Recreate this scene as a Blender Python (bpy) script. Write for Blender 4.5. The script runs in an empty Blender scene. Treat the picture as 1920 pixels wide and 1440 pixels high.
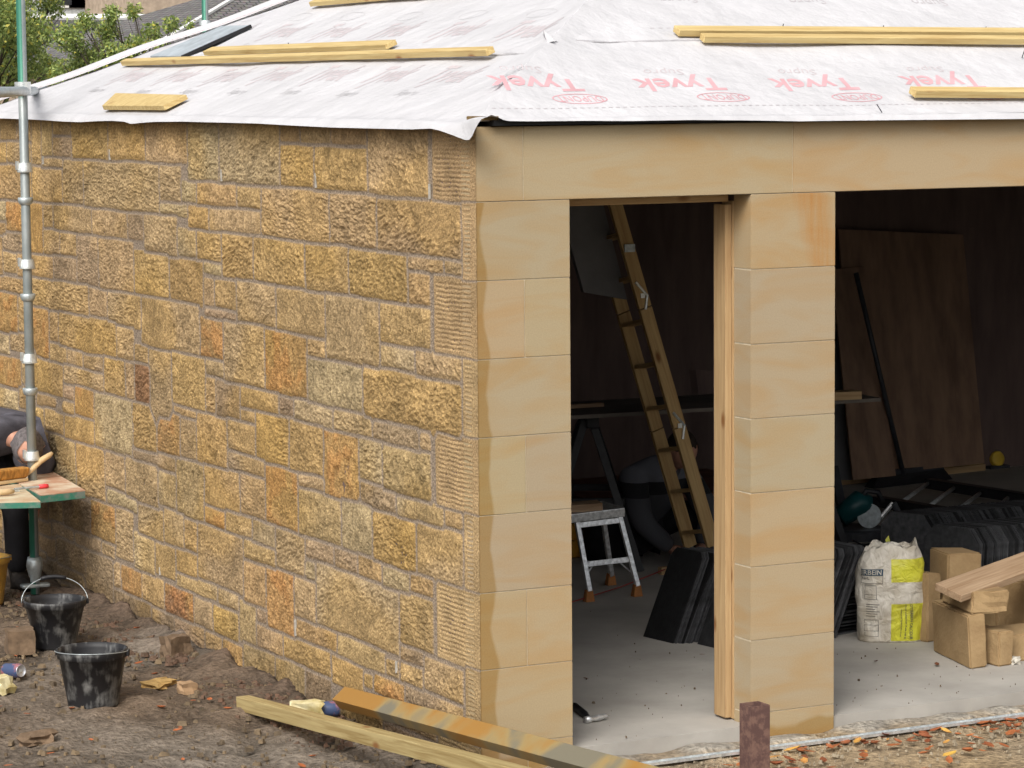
import bpy, bmesh, math, random
import numpy as np
from mathutils import Vector, Matrix
random.seed(7); RNG = np.random.default_rng(7)
S = bpy.context.scene
R = math.radians

# ------------------------------------------------------------------ camera
CAM = np.array([-5.0107, -9.9697, 2.5551]); F = 5527.1
_a, _b, _c = 0.4774, -0.1024, -0.00824
DIR = np.array([math.sin(_a)*math.cos(_b), math.cos(_a)*math.cos(_b), math.sin(_b)])
_r0 = np.array([math.cos(_a), -math.sin(_a), 0.0]); _u0 = np.cross(_r0, DIR)
RIG = math.cos(_c)*_r0 + math.sin(_c)*_u0
UP = -math.sin(_c)*_r0 + math.cos(_c)*_u0
cd = bpy.data.cameras.new('camera'); cam = bpy.data.objects.new('camera', cd)
S.collection.objects.link(cam); S.camera = cam
cd.sensor_width = 36; cd.lens = F/1920*36; cd.clip_end = 2000; cd.clip_start = .1
cam.matrix_world = Matrix(((RIG[0], UP[0], -DIR[0], CAM[0]), (RIG[1], UP[1], -DIR[1], CAM[1]),
                           (RIG[2], UP[2], -DIR[2], CAM[2]), (0, 0, 0, 1)))

# ------------------------------------------------------------------ world, sun, exposure
W = bpy.data.worlds.new('World'); S.world = W; W.use_nodes = True
nt = W.node_tree; nt.nodes.clear()
sky = nt.nodes.new('ShaderNodeTexSky'); sky.sky_type = 'NISHITA'; sky.sun_disc = False
SUN_EL, SUN_AZ = R(43), R(226)          # azimuth measured clockwise from +Y
sky.sun_elevation = SUN_EL; sky.sun_rotation = SUN_AZ
sky.air_density = 1.0; sky.dust_density = 6.0; sky.ozone_density = 1.0
hs = nt.nodes.new('ShaderNodeHueSaturation'); hs.inputs['Saturation'].default_value = .22
bg = nt.nodes.new('ShaderNodeBackground'); bg.inputs['Strength'].default_value = .15
wo = nt.nodes.new('ShaderNodeOutputWorld')
nt.links.new(sky.outputs[0], hs.inputs['Color']); nt.links.new(hs.outputs[0], bg.inputs[0]); nt.links.new(bg.outputs[0], wo.inputs[0])
sl = bpy.data.lights.new('sun', 'SUN'); sl.energy = 1.5; sl.angle = R(28); sl.color = (1, .955, .88)
sun = bpy.data.objects.new('sun', sl); S.collection.objects.link(sun)
sv = Vector((math.sin(SUN_AZ)*math.cos(SUN_EL), math.cos(SUN_AZ)*math.cos(SUN_EL), math.sin(SUN_EL)))
sun.rotation_euler = sv.to_track_quat('Z', 'Y').to_euler()
S.view_settings.view_transform = 'Standard'; S.view_settings.look = 'None'
S.view_settings.gamma = 1; S.view_settings.exposure = 0.2
S.render.engine = 'CYCLES'; S.cycles.max_bounces = 8; S.cycles.diffuse_bounces = 5

# ------------------------------------------------------------------ survey helpers (a pixel of the photo on a real plane)
def ray(x, y): return DIR + RIG*(x-960)/F - UP*(y-720)/F
def hit(x, y, n, k):
    n = np.asarray(n, float); q = ray(x, y); return CAM + q*((k - n@CAM)/(n@q))
def PX(x, y, k=0.): return hit(x, y, (1, 0, 0), k)
def PY(x, y, k=0.): return hit(x, y, (0, 1, 0), k)
def PZ(x, y, k=0.): return hit(x, y, (0, 0, 1), k)
FLOOR, GROUND = -.05, -.12

# ------------------------------------------------------------------ object helpers
COL = S.collection
def tag(o, label=None, cat=None, group=None, kind=None):
    if label: o['label'] = label
    if cat: o['category'] = cat
    if group: o['group'] = group
    if kind: o['kind'] = kind
    return o
def empty(name, loc=(0, 0, 0), label=None, cat=None, group=None):
    o = bpy.data.objects.new(name, None); COL.objects.link(o); o.location = loc; o.empty_display_size = .1
    return tag(o, label, cat, group)
def inv(parent):
    m = parent.matrix_basis.copy(); q = parent
    while q.parent is not None: q = q.parent; m = q.matrix_basis @ m
    return m.inverted()
def link(name, me, mat=None, parent=None, local=False):
    o = bpy.data.objects.new(name, me); COL.objects.link(o)
    if mat: me.materials.append(mat)
    if parent:
        o.parent = parent
        if not local:                      # geometry given in world space: keep it there
            o.matrix_basis = inv(parent)
    return o
class MB:
    def __init__(s): s.v = []; s.f = []; s.parts = []
    def cut(s): s.parts.append((s.v, s.f)); s.v = []; s.f = []; return s
    def build_parts(s, name, mat, parent):
        if s.v: s.cut()
        for v, f in s.parts:
            m = MB(); m.v = v; m.f = f; m.build(name, mat, parent)
    def add(s, vs, fs):
        n = len(s.v); s.v += [tuple(map(float, v)) for v in vs]; s.f += [tuple(i+n for i in f) for f in fs]; return s
    def box(s, lo, hi, M=None):
        x0, y0, z0 = lo; x1, y1, z1 = hi
        vs = [(x0,y0,z0),(x1,y0,z0),(x1,y1,z0),(x0,y1,z0),(x0,y0,z1),(x1,y0,z1),(x1,y1,z1),(x0,y1,z1)]
        if M is not None: vs = [M @ Vector(v) for v in vs]
        return s.add(vs, [(0,3,2,1),(4,5,6,7),(0,1,5,4),(1,2,6,5),(2,3,7,6),(3,0,4,7)])
    def hexa(s, b, t):      # four bottom, four top corners (same order, counter clockwise from above)
        return s.add(list(b)+list(t), [(3,2,1,0),(4,5,6,7),(0,1,5,4),(1,2,6,5),(2,3,7,6),(3,0,4,7)])
    def tube(s, pts, r, n=12, cap=True):
        pts = [Vector(p) for p in pts]; rs = r if isinstance(r, (list, tuple)) else [r]*len(pts)
        base = len(s.v); a = None
        for i, p in enumerate(pts):
            d = (pts[min(i+1, len(pts)-1)] - pts[max(i-1, 0)])
            if d.length < 1e-6: d = Vector((0, 0, 1))
            d.normalize()
            if a is None: a = d.orthogonal().normalized()
            else:
                a = (a - d*a.dot(d)); a = a.normalized() if a.length > 1e-5 else d.orthogonal().normalized()
            b = d.cross(a)
            for k in range(n):
                t = 2*math.pi*k/n; s.v.append(tuple(p + (a*math.cos(t)+b*math.sin(t))*rs[i]))
        for i in range(len(pts)-1):
            for k in range(n):
                q = base+i*n; s.f.append((q+k, q+(k+1) % n, q+n+(k+1) % n, q+n+k))
        if cap:
            s.f.append(tuple(base+k for k in range(n))[::-1]); s.f.append(tuple(base+(len(pts)-1)*n+k for k in range(n)))
        return s
    def lathe(s, prof, c=(0, 0, 0), n=32, sx=1, sy=1):   # profile of (radius, z)
        base = len(s.v)
        for r_, z in prof:
            for k in range(n):
                t = 2*math.pi*k/n; s.v.append((c[0]+r_*math.cos(t)*sx, c[1]+r_*math.sin(t)*sy, c[2]+z))
        for i in range(len(prof)-1):
            for k in range(n):
                q = base+i*n; s.f.append((q+k, q+(k+1) % n, q+n+(k+1) % n, q+n+k))
        return s
    def mesh(s, name='m', smooth=False, bevel=0, seg=2):
        me = bpy.data.meshes.new(name); me.from_pydata(s.v, [], s.f)
        bm = bmesh.new(); bm.from_mesh(me)
        bmesh.ops.recalc_face_normals(bm, faces=bm.faces)
        if bevel: bmesh.ops.bevel(bm, geom=[e for e in bm.edges if len(e.link_faces) == 2 and e.calc_face_angle(0) > .4], offset=bevel, segments=seg, profile=.6, affect='EDGES', clamp_overlap=True)
        bm.to_mesh(me); bm.free()
        if smooth: me.shade_smooth() if hasattr(me, 'shade_smooth') else None
        return me
    def build(s, name, mat, parent=None, smooth=False, bevel=0, seg=2, local=False):
        return link(name, s.mesh(name, smooth, bevel, seg), mat, parent, local)
def grid_mesh(name, P, mat, parent=None, col=None, smooth=True, local=False):
    n, m = P.shape[:2]; me = bpy.data.meshes.new(name)
    idx = np.arange(n*m).reshape(n, m)
    q = np.stack([idx[:-1, :-1], idx[1:, :-1], idx[1:, 1:], idx[:-1, 1:]], -1).reshape(-1, 4)
    me.vertices.add(n*m); me.vertices.foreach_set('co', P.reshape(-1).astype(np.float32))
    me.loops.add(q.size); me.loops.foreach_set('vertex_index', q.reshape(-1).astype(np.int32))
    me.polygons.add(len(q)); me.polygons.foreach_set('loop_start', (np.arange(len(q))*4).astype(np.int32))
    me.update(calc_edges=True)
    if smooth: me.polygons.foreach_set('use_smooth', np.ones(len(q), bool))
    if col is not None:
        a = me.color_attributes.new('Col', 'FLOAT_COLOR', 'POINT')
        c = np.ones((n*m, 4), np.float32); c[:, :3] = col.reshape(-1, 3); a.data.foreach_set('color', c.reshape(-1))
    return link(name, me, mat, parent, local)
def frame(p0, p1, up=(0, 0, 1)):
    p0 = Vector(p0); p1 = Vector(p1); x = (p1-p0).normalized(); y = Vector(up).cross(x).normalized(); z = x.cross(y)
    return Matrix(((x[0], y[0], z[0], p0[0]), (x[1], y[1], z[1], p0[1]), (x[2], y[2], z[2], p0[2]), (0, 0, 0, 1))), (p1-p0).length
def board(name, p0, p1, w, t, mat, up=(0, 0, 1), parent=None, bevel=.002, label=None, cat=None, group=None):
    """a sawn timber from p0 to p1 (centre of its underside), its own axes along the grain"""
    M, L = frame(p0, p1, up)
    me = MB().box((0, -w/2, 0), (L, w/2, t)).mesh(name, bevel=bevel)
    o = link(name, me, mat)
    if parent: o.parent = parent; o.matrix_basis = inv(parent) @ M
    else: o.matrix_basis = M
    return tag(o, label, cat, group)

# ------------------------------------------------------------------ materials
def lin(c): return tuple(((x/255)/12.92 if x/255 <= .04045 else ((x/255+.055)/1.055)**2.4) for x in c)
def mat_base(name):
    m = bpy.data.materials.new(name); m.use_nodes = True; n = m.node_tree
    return m, n, n.nodes['Principled BSDF']
def N(n, t, **k):
    x = n.nodes.new(t)
    for a, b in k.items():
        if a in x.inputs.keys(): x.inputs[a].default_value = b
        else: setattr(x, a, b)
    return x
def mat(name, c, rough=.7, var=.25, scale=8, bump=.15, bscale=60, bdist=.004, metal=0, c2=None, stretch=(1, 1, 1), detail=6, spec=.3, thresh=None, alpha=None):
    m, n, b = mat_base(name); L = n.links.new
    tc = N(n, 'ShaderNodeTexCoord'); mp = N(n, 'ShaderNodeMapping'); mp.inputs['Scale'].default_value = stretch
    L(tc.outputs['Object'], mp.inputs[0])
    no = N(n, 'ShaderNodeTexNoise', Scale=scale, Detail=detail, Roughness=.6); L(mp.outputs[0], no.inputs['Vector'])
    cr = N(n, 'ShaderNodeValToRGB'); L(no.outputs['Fac'], cr.inputs[0])
    lo = tuple(x*(1-var) for x in c); hi = c2 if c2 else tuple(min(1, x*(1+var)) for x in c)
    t0, t1 = thresh if thresh else (.33, .67)
    cr.color_ramp.elements[0].position = t0; cr.color_ramp.elements[0].color = (*lo, 1) if not c2 else (*c, 1)
    cr.color_ramp.elements[1].position = t1; cr.color_ramp.elements[1].color = (*hi, 1)
    L(cr.outputs[0], b.inputs['Base Color'])
    b.inputs['Roughness'].default_value = rough; b.inputs['Metallic'].default_value = metal
    b.inputs['Specular IOR Level'].default_value = spec
    if bump:
        nb = N(n, 'ShaderNodeTexNoise', Scale=bscale, Detail=4.0); L(mp.outputs[0], nb.inputs['Vector'])
        bu = N(n, 'ShaderNodeBump', Strength=bump, Distance=bdist); L(nb.outputs['Fac'], bu.inputs['Height']); L(bu.outputs[0], b.inputs['Normal'])
    return m
def wood(name, c, dark, rough=.65, knot=(.22, .1, .035), scale=1.0):
    """sawn softwood: grain runs along the object's local X"""
    m, n, b = mat_base(name); L = n.links.new
    tc = N(n, 'ShaderNodeTexCoord'); oi = N(n, 'ShaderNodeObjectInfo')
    ad = N(n, 'ShaderNodeVectorMath', operation='ADD'); L(tc.outputs['Object'], ad.inputs[0])
    sc = N(n, 'ShaderNodeVectorMath', operation='SCALE'); sc.inputs[0].default_value = (7, 3, 5); L(oi.outputs['Random'], sc.inputs['Scale']); L(sc.outputs[0], ad.inputs[1])
    mp = N(n, 'ShaderNodeMapping'); mp.inputs['Scale'].default_value = (1.2*scale, 26*scale, 26*scale); L(ad.outputs[0], mp.inputs[0])
    g = N(n, 'ShaderNodeTexNoise', Scale=2.2, Detail=7.0, Distortion=.6, Roughness=.6); L(mp.outputs[0], g.inputs['Vector'])
    r1 = N(n, 'ShaderNodeValToRGB'); L(g.outputs['Fac'], r1.inputs[0])
    r1.color_ramp.elements[0].position = .3; r1.color_ramp.elements[0].color = (*dark, 1)
    r1.color_ramp.elements[1].position = .62; r1.color_ramp.elements[1].color = (*c, 1)
    mk = N(n, 'ShaderNodeMapping'); mk.inputs['Scale'].default_value = (3.2, 7, 7); L(ad.outputs[0], mk.inputs[0])
    v = N(n, 'ShaderNodeTexVoronoi', Scale=1.0); L(mk.outputs[0], v.inputs['Vector'])
    r2 = N(n, 'ShaderNodeValToRGB'); L(v.outputs['Distance'], r2.inputs[0])
    r2.color_ramp.elements[0].position = .05; r2.color_ramp.elements[0].color = (1, 1, 1, 1)
    r2.color_ramp.elements[1].position = .14; r2.color_ramp.elements[1].color = (0, 0, 0, 1)
    mx = N(n, 'ShaderNodeMix', data_type='RGBA'); L(r2.outputs[0], mx.inputs['Factor']); L(r1.outputs[0], mx.inputs['A']); mx.inputs['B'].default_value = (*knot, 1)
    L(mx.outputs['Result'], b.inputs['Base Color']); b.inputs['Roughness'].default_value = rough; b.inputs['Specular IOR Level'].default_value = .25
    bu = N(n, 'ShaderNodeBump', Strength=.25, Distance=.002); L(g.outputs['Fac'], bu.inputs['Height']); L(bu.outputs[0], b.inputs['Normal'])
    return m
def attr_mat(name, rough=.85, bs=320, bump=.35, extra=None, dist=.003, vr=(.82, 1.15)):
    m, n, b = mat_base(name); L = n.links.new
    a = N(n, 'ShaderNodeAttribute', attribute_name='Col'); tc = N(n, 'ShaderNodeTexCoord')
    no = N(n, 'ShaderNodeTexNoise', Scale=bs, Detail=4.0); L(tc.outputs['Object'], no.inputs['Vector'])
    mr = N(n, 'ShaderNodeMapRange'); L(no.outputs['Fac'], mr.inputs[0]); mr.inputs[1].default_value = .3; mr.inputs[2].default_value = .7; mr.inputs[3].default_value = vr[0]; mr.inputs[4].default_value = vr[1]
    mx = N(n, 'ShaderNodeVectorMath', operation='SCALE'); L(a.outputs['Color'], mx.inputs[0]); L(mr.outputs[0], mx.inputs['Scale'])
    out = mx.outputs[0]
    if extra: out = extra(m, n, tc, out)
    L(out, b.inputs['Base Color']); b.inputs['Roughness'].default_value = rough; b.inputs['Specular IOR Level'].default_value = .2
    if bump:
        bu = N(n, 'ShaderNodeBump', Strength=bump, Distance=dist); L(no.outputs['Fac'], bu.inputs['Height']); L(bu.outputs[0], b.inputs['Normal'])
    return m

M = {}
M['batten'] = wood('treated batten', lin((206, 184, 130)), lin((176, 146, 92)), knot=(.3, .13, .05))
M['pine'] = wood('planed pine', lin((186, 158, 118)), lin((160, 128, 90)))
M['oldwood'] = wood('weathered plank', lin((178, 152, 124)), lin((140, 112, 84)))
M['timber'] = wood('green treated timber', lin((176, 158, 112)), lin((138, 116, 72)))
M['stile'] = wood('ladder pine', lin((196, 166, 116)), lin((170, 136, 90)))
M['galv'] = mat('galvanised steel', (.48, .53, .54), rough=.42, var=.25, scale=30, metal=.55, bump=.1, bscale=120, spec=.5)
M['galvbright'] = mat('bright galvanised collar', (.72, .76, .76), rough=.3, var=.2, scale=40, metal=.6, bump=.1, spec=.5)
M['greenpaint'] = mat('worn green paint', (.045, .19, .13), rough=.6, c2=(.16, .20, .17), scale=20, thresh=(.45, .62), bump=.1)
M['alu'] = mat('worn aluminium', (.75, .76, .76), rough=.35, var=.3, scale=50, metal=.7, bump=.1, spec=.5)
M['blackplastic'] = mat('black plastic', (.018, .018, .02), rough=.45, var=.3, scale=20, bump=.05)
M['darkgrey'] = mat('dark grey plastic', (.04, .042, .048), rough=.5, var=.3, bump=.05)
M['slate'] = mat('roofing slate', (.024, .0245, .026), rough=.5, var=.4, scale=25, bump=.5, bscale=90, bdist=.003)
_n = M['slate'].node_tree; _oi = N(_n, 'ShaderNodeObjectInfo'); _mr = N(_n, 'ShaderNodeMapRange'); _n.links.new(_oi.outputs['Random'], _mr.inputs[0]); _mr.inputs[3].default_value = .35; _mr.inputs[4].default_value = 3.6
_sc = N(_n, 'ShaderNodeVectorMath', operation='SCALE'); _lk = _n.nodes['Principled BSDF'].inputs['Base Color'].links[0]; _n.links.new(_lk.from_socket, _sc.inputs[0]); _n.links.new(_mr.outputs[0], _sc.inputs['Scale']); _n.links.new(_sc.outputs[0], _n.nodes['Principled BSDF'].inputs['Base Color'])
M['slatelite'] = mat('slate edges', (.03, .032, .037), rough=.5, var=.6, scale=60, bump=.5, bscale=90)
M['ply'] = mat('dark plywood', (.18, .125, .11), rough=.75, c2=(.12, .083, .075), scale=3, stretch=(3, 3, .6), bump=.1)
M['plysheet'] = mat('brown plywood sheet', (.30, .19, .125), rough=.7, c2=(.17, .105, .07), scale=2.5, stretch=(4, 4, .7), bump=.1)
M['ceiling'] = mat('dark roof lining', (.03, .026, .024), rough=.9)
M['concrete'] = mat('concrete floor', (.44, .415, .375), rough=.85, c2=(.31, .29, .26), scale=2.2, detail=9, bump=.35, bscale=45, bdist=.004, thresh=(.35, .72))
M['greyboard'] = mat('grey painted hatch board', (.16, .16, .165), rough=.6, var=.1)
M['rust'] = mat('rusty painted steel', (.11, .06, .052), rough=.8, c2=(.19, .11, .085), scale=38, detail=8, bump=.4, bscale=130, thresh=(.45, .62))
M['rubber'] = mat('orange rubber foot', (.42, .17, .05), rough=.6)
M['skin'] = mat('skin', (.50, .26, .18), rough=.55, var=.12, scale=20, bump=.08)
M['fleece'] = mat('grey fleece', (.085, .082, .098), rough=.95, var=.3, scale=14, bump=.5, bscale=160, bdist=.004)
M['fleece2'] = mat('light grey fleece', (.22, .235, .27), rough=.95, var=.3, scale=14, bump=.5, bscale=160, bdist=.004)
M['trouser'] = mat('black work trousers', (.014, .013, .015), rough=.9, var=.4, bump=.3, bscale=90)
M['hairgrey'] = mat('short grey hair', (.13, .115, .115), rough=.9, var=.45, scale=60, bump=.6, bscale=200)
M['hairdark'] = mat('dark hair', (.03, .02, .015), rough=.8, var=.4, scale=60, bump=.5, bscale=200)
M['boot'] = mat('black boots', (.03, .024, .02), rough=.7, var=.5, scale=30)
M['yellow'] = mat('yellow plastic', (.75, .50, .06), rough=.45, var=.15)
M['yellowbucket'] = mat('yellow bucket plastic', (.62, .36, .05), rough=.5, var=.2, c2=(.45, .27, .08), scale=10)
M['orange'] = mat('orange tool case', (.55, .26, .03), rough=.5, var=.2)
M['teal'] = mat('teal tool housing', (.008, .06, .065), rough=.4, var=.15)
M['bristle'] = mat('tan bristles', (.42, .20, .045), rough=.9, var=.4, scale=70, bump=.8, bscale=220, stretch=(1, 1, .3))
M['handle'] = mat('pale wooden handle', (.55, .40, .22), rough=.5, var=.15, scale=12)
M['red'] = mat('red cap', (.72, .06, .07), rough=.4, var=.1)
M['redstring'] = mat('red line', (.30, .05, .04), rough=.7)
M['brick'] = mat('brown block', (.17, .115, .072), rough=.95, var=.35, scale=18, bump=.6, bscale=70, bdist=.006)
M['red_leaf'] = None
M['bagwhite'] = mat('dusty white plastic', (.62, .60, .53), rough=.5, c2=(.42, .38, .31), scale=9, bump=.2, bscale=20)
M['navy'] = mat('navy print', (.035, .07, .11), rough=.6, var=.1, bump=0)
M['inkgrey'] = mat('grey print', (.10, .10, .09), rough=.6, var=.1, bump=0)
M['redprint'] = mat('faded red print', (.66, .22, .24), rough=.7, var=.12, scale=40, bump=0)
M['pinkprint'] = mat('very faded red print', (.53, .475, .49), rough=.7, var=.1, scale=40, bump=0)
M['greyprint'] = mat('faded grey print', (.47, .44, .455), rough=.7, var=.1, scale=40, bump=0)
M['palegrey'] = mat('very faded grey print', (.52, .507, .522), rough=.7, var=.1, bump=0)
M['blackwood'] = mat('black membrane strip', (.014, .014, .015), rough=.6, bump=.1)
M['plate'] = wood('stained wall plate', lin((120, 98, 62)), lin((84, 66, 40)))
M['zinc'] = mat('grey lead sheet', (.36, .40, .43), rough=.55, var=.2, scale=12, bump=.2)
M['can'] = mat('can metal', (.62, .63, .66), rough=.3, metal=.7, var=.15, bump=0)
M['canblue'] = mat('blue can print', (.06, .085, .17), rough=.35, c2=(.33, .13, .14), scale=18, thresh=(.5, .58), bump=0)
M['glassdark'] = mat('dark window glass', (.03, .035, .04), rough=.2, bump=0)
M['render'] = mat('pale rendered wall', (.46, .40, .31), rough=.9, var=.15, scale=3)
M['renderpink'] = mat('pinkish stone wall', (.42, .33, .25), rough=.9, var=.2, scale=5)
M['paleroof'] = mat('pale flat roof sheet', (.36, .41, .42), rough=.7, var=.2, scale=2)
M['whitepaint'] = mat('white painted trim', (.78, .78, .76), rough=.6, var=.08)
M['ventgrey'] = mat('dusty white vent', (.42, .40, .36), rough=.8, var=.2, scale=60)
M['bark'] = mat('tree bark', (.075, .06, .045), rough=.95, var=.4, scale=20, bump=.6, bscale=40, stretch=(1, 1, .3))

# slate roofs of the far houses: courses as wavy bands
def slate_roof(name, c, rows):
    m, n, b = mat_base(name); L = n.links.new
    tc = N(n, 'ShaderNodeTexCoord'); br = N(n, 'ShaderNodeTexBrick'); L(tc.outputs['UV'], br.inputs['Vector'])
    br.inputs['Scale'].default_value = rows; br.inputs['Color1'].default_value = (*c, 1); br.inputs['Color2'].default_value = (*[x*.62 for x in c], 1)
    br.inputs['Mortar'].default_value = (*[x*.25 for x in c], 1); br.inputs['Mortar Size'].default_value = .03; br.inputs['Row Height'].default_value = .25; br.inputs['Brick Width'].default_value = .35
    no = N(n, 'ShaderNodeTexNoise', Scale=60.0, Detail=5.0); L(tc.outputs['UV'], no.inputs['Vector'])
    mx = N(n, 'ShaderNodeMix', data_type='RGBA', blend_type='MULTIPLY'); mx.inputs['Factor'].default_value = .6; L(br.outputs['Color'], mx.inputs['A']); L(no.outputs['Color'], mx.inputs['B'])
    L(mx.outputs['Result'], b.inputs['Base Color']); b.inputs['Roughness'].default_value = .7
    bu = N(n, 'ShaderNodeBump', Strength=.6, Distance=.02); L(br.outputs['Fac'], bu.inputs['Height']); bu.invert = True; L(bu.outputs[0], b.inputs['Normal'])
    return m
#@@SECTION_WALL
# ------------------------------------------------------------------ the garage: one thing, its parts below
garage = empty('stone_garage', (0, 0, GROUND), 'half finished sandstone garage under a white printed roof membrane', 'building')
def fft_noise(n, m, sx, sy, ang=0, seed=0):
    r = np.random.default_rng(seed).standard_normal((n, m))
    fx = np.fft.fftfreq(n)[:, None]; fy = np.fft.fftfreq(m)[None, :]
    ca, sa = math.cos(ang), math.sin(ang); u = fx*ca+fy*sa; v = -fx*sa+fy*ca
    g = np.exp(-2*math.pi**2*((u*sx)**2+(v*sy)**2))
    q = np.fft.ifft2(np.fft.fft2(r)*g).real; return q/q.std()
STONES = """0 31 214 263 t|32 58 216 264 t|59 77 218 307 t|78 98 222 292 w|99 131 224 254 t|99 133 256 293 p|134 202 228 299 g|203 272 230 301 g|273 351 231 304 t|-60 -1 214 262 y|-70 12 266 305 y|13 58 267 306 t|78 119 297 314 t
-20 59 310 372 y|60 117 317 378 y|118 156 301 380 t|157 298 304 393 t|300 339 309 379 t|340 368 341 378 w|369 443 343 387 y|445 489 349 392 y|352 409 231 338 w|411 523 233 346 w|526 562 236 269 p|563 620 239 272 t|526 588 271 350 g|589 688 275 359 g|621 688 240 273 t|689 802 243 369 t
491 617 355 452 t|619 705 364 460 t|707 864 377 481 t|300 351 383 404 w|271 332 405 476 t|353 392 386 430 y|393 488 392 437 t|333 368 429 479 w|369 415 434 489 y|416 475 438 521 g|476 571 448 532 g|573 653 460 547 g|655 763 471 560 G|765 832 480 508 t|833 866 487 513 t|765 805 514 573 y
-70 11 375 409 w|-70 11 411 436 y|12 44 380 433 o|45 80 381 472 o|81 99 384 427 t|100 172 388 434 t|173 238 396 444 t|239 268 401 447 p|-70 5 438 508 y|6 44 438 470 p|6 32 474 510 y|33 100 478 523 y|81 112 432 476 t|113 144 436 478 y|145 184 442 535 p|101 144 483 529 p|186 250 450 546 t|253 316 473 558 g|319 380 488 570 g
382 416 494 513 w|382 402 524 573 t|403 443 528 578 y|384 443 582 599 p|444 517 530 608 t|518 610 547 628 s|611 711 558 684 t|713 806 574 648 y|714 777 652 695 w|779 866 663 717 t
-70 46 516 540 y|47 166 523 585 y|167 201 541 594 t|202 265 548 612 t|266 374 562 656 t|376 418 597 672 R|420 496 605 723 t|498 575 623 741 o|577 611 634 671 y|577 679 678 768 w|681 866 699 808 g
-70 33 545 617 o|34 47 560 622 y|48 91 573 665 o|93 109 583 640 y|111 218 591 661 g|219 251 611 675 t|252 278 649 682 y|-70 18 617 655 w|19 66 625 660 t|280 322 659 798 t|323 384 665 763 g|386 419 675 704 t|386 404 709 771 y|405 450 717 783 d|451 522 729 771 y|523 550 746 779 p|551 623 755 797 w|625 697 769 812 t|699 785 790 833 p|787 807 806 842 t
451 479 769 792 t|480 541 778 866 G|543 606 793 885 g|608 672 814 938 o|674 717 825 903 w|719 807 844 932 u|427 479 790 850 t|370 425 781 871 g|326 369 767 781 y|338 368 786 857 t|295 337 771 850 R|250 293 758 846 g|178 248 741 852 w|141 176 725 782 o|119 139 722 749 p|70 117 742 763 p|105 139 752 776 t
48 118 677 738 g|120 194 690 728 t|195 234 672 742 g|157 193 667 697 p|93 125 645 679 y|126 155 656 688 t|236 252 680 748 t|253 282 684 755 r|-70 40 662 713 o|41 66 675 720 t|-70 35 722 755 w|36 66 727 765 y|67 82 765 800 y|83 120 770 811 t|121 177 782 832 y
95 142 820 897 w|143 196 833 931 y|248 330 850 879 p|198 234 845 918 t|236 296 858 943 t|297 330 880 948 w|331 382 868 969 u|384 449 881 955 y|451 497 896 971 p|499 558 880 987 R|427 495 853 885 p|560 608 895 918 t|561 640 926 1013 u|641 697 938 1035 w|700 780 966 1066 G|782 867 985 1091 t|676 743 912 956 p|745 832 938 984 w|834 866 958 994 p
384 422 953 985 o|424 472 963 1002 t|473 516 979 1023 w|518 572 999 1070 t|573 626 1016 1050 p|572 592 1055 1086 w|628 670 1034 1070 p|671 716 1046 1085 y|717 768 1066 1108 w|769 812 1079 1116 y|552 592 1089 1162 t|500 551 1071 1184 o|457 499 1055 1136 y|481 502 1140 1166 p|594 747 1082 1197 w|749 812 1118 1213 y
371 456 996 1098 t|457 516 1020 1057 y|347 370 978 1033 y|308 345 960 1022 t|260 307 952 1010 t|218 250 956 1047 t|252 290 1004 1073 w|292 330 1021 1080 t|331 370 1034 1080 y|331 408 1085 1111 w|409 447 1109 1136 t|449 480 1130 1205 u|202 257 925 952 w|171 216 943 1013 R|119 170 936 999 d|92 117 936 977 t|70 90 940 974 t|97 138 982 1012 p|72 96 976 1002 t|141 190 1003 1034 p|191 215 1019 1048 t
72 104 1006 1048 t|106 160 1012 1076 d|162 212 1035 1128 d|214 226 1055 1104 t|228 266 1067 1117 o|268 308 1082 1133 t|310 363 1105 1159 r|365 399 1127 1176 P|401 447 1145 1192 G|72 158 1051 1085 d|214 283 1118 1150 d|285 326 1148 1186 d|328 383 1168 1205 p|385 416 1192 1225 t|418 455 1207 1265 o|457 515 1217 1275 u|517 572 1244 1300 u|574 620 1268 1320 d|482 530 1181 1222 t|532 620 1208 1251 g|623 681 1242 1290 y|553 631 1174 1206 y|633 721 1207 1245 w|723 748 1240 1268 t|750 791 1250 1285 y|751 794 1219 1242 p|797 868 1247 1304 t|683 700 1267 1290 y|702 758 1278 1308 o|760 868 1307 1340 p|60 90 1020 1060 t|720 780 1370 1400 p|640 718 1318 1365 g|781 816 1392 1430 p"""
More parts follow.
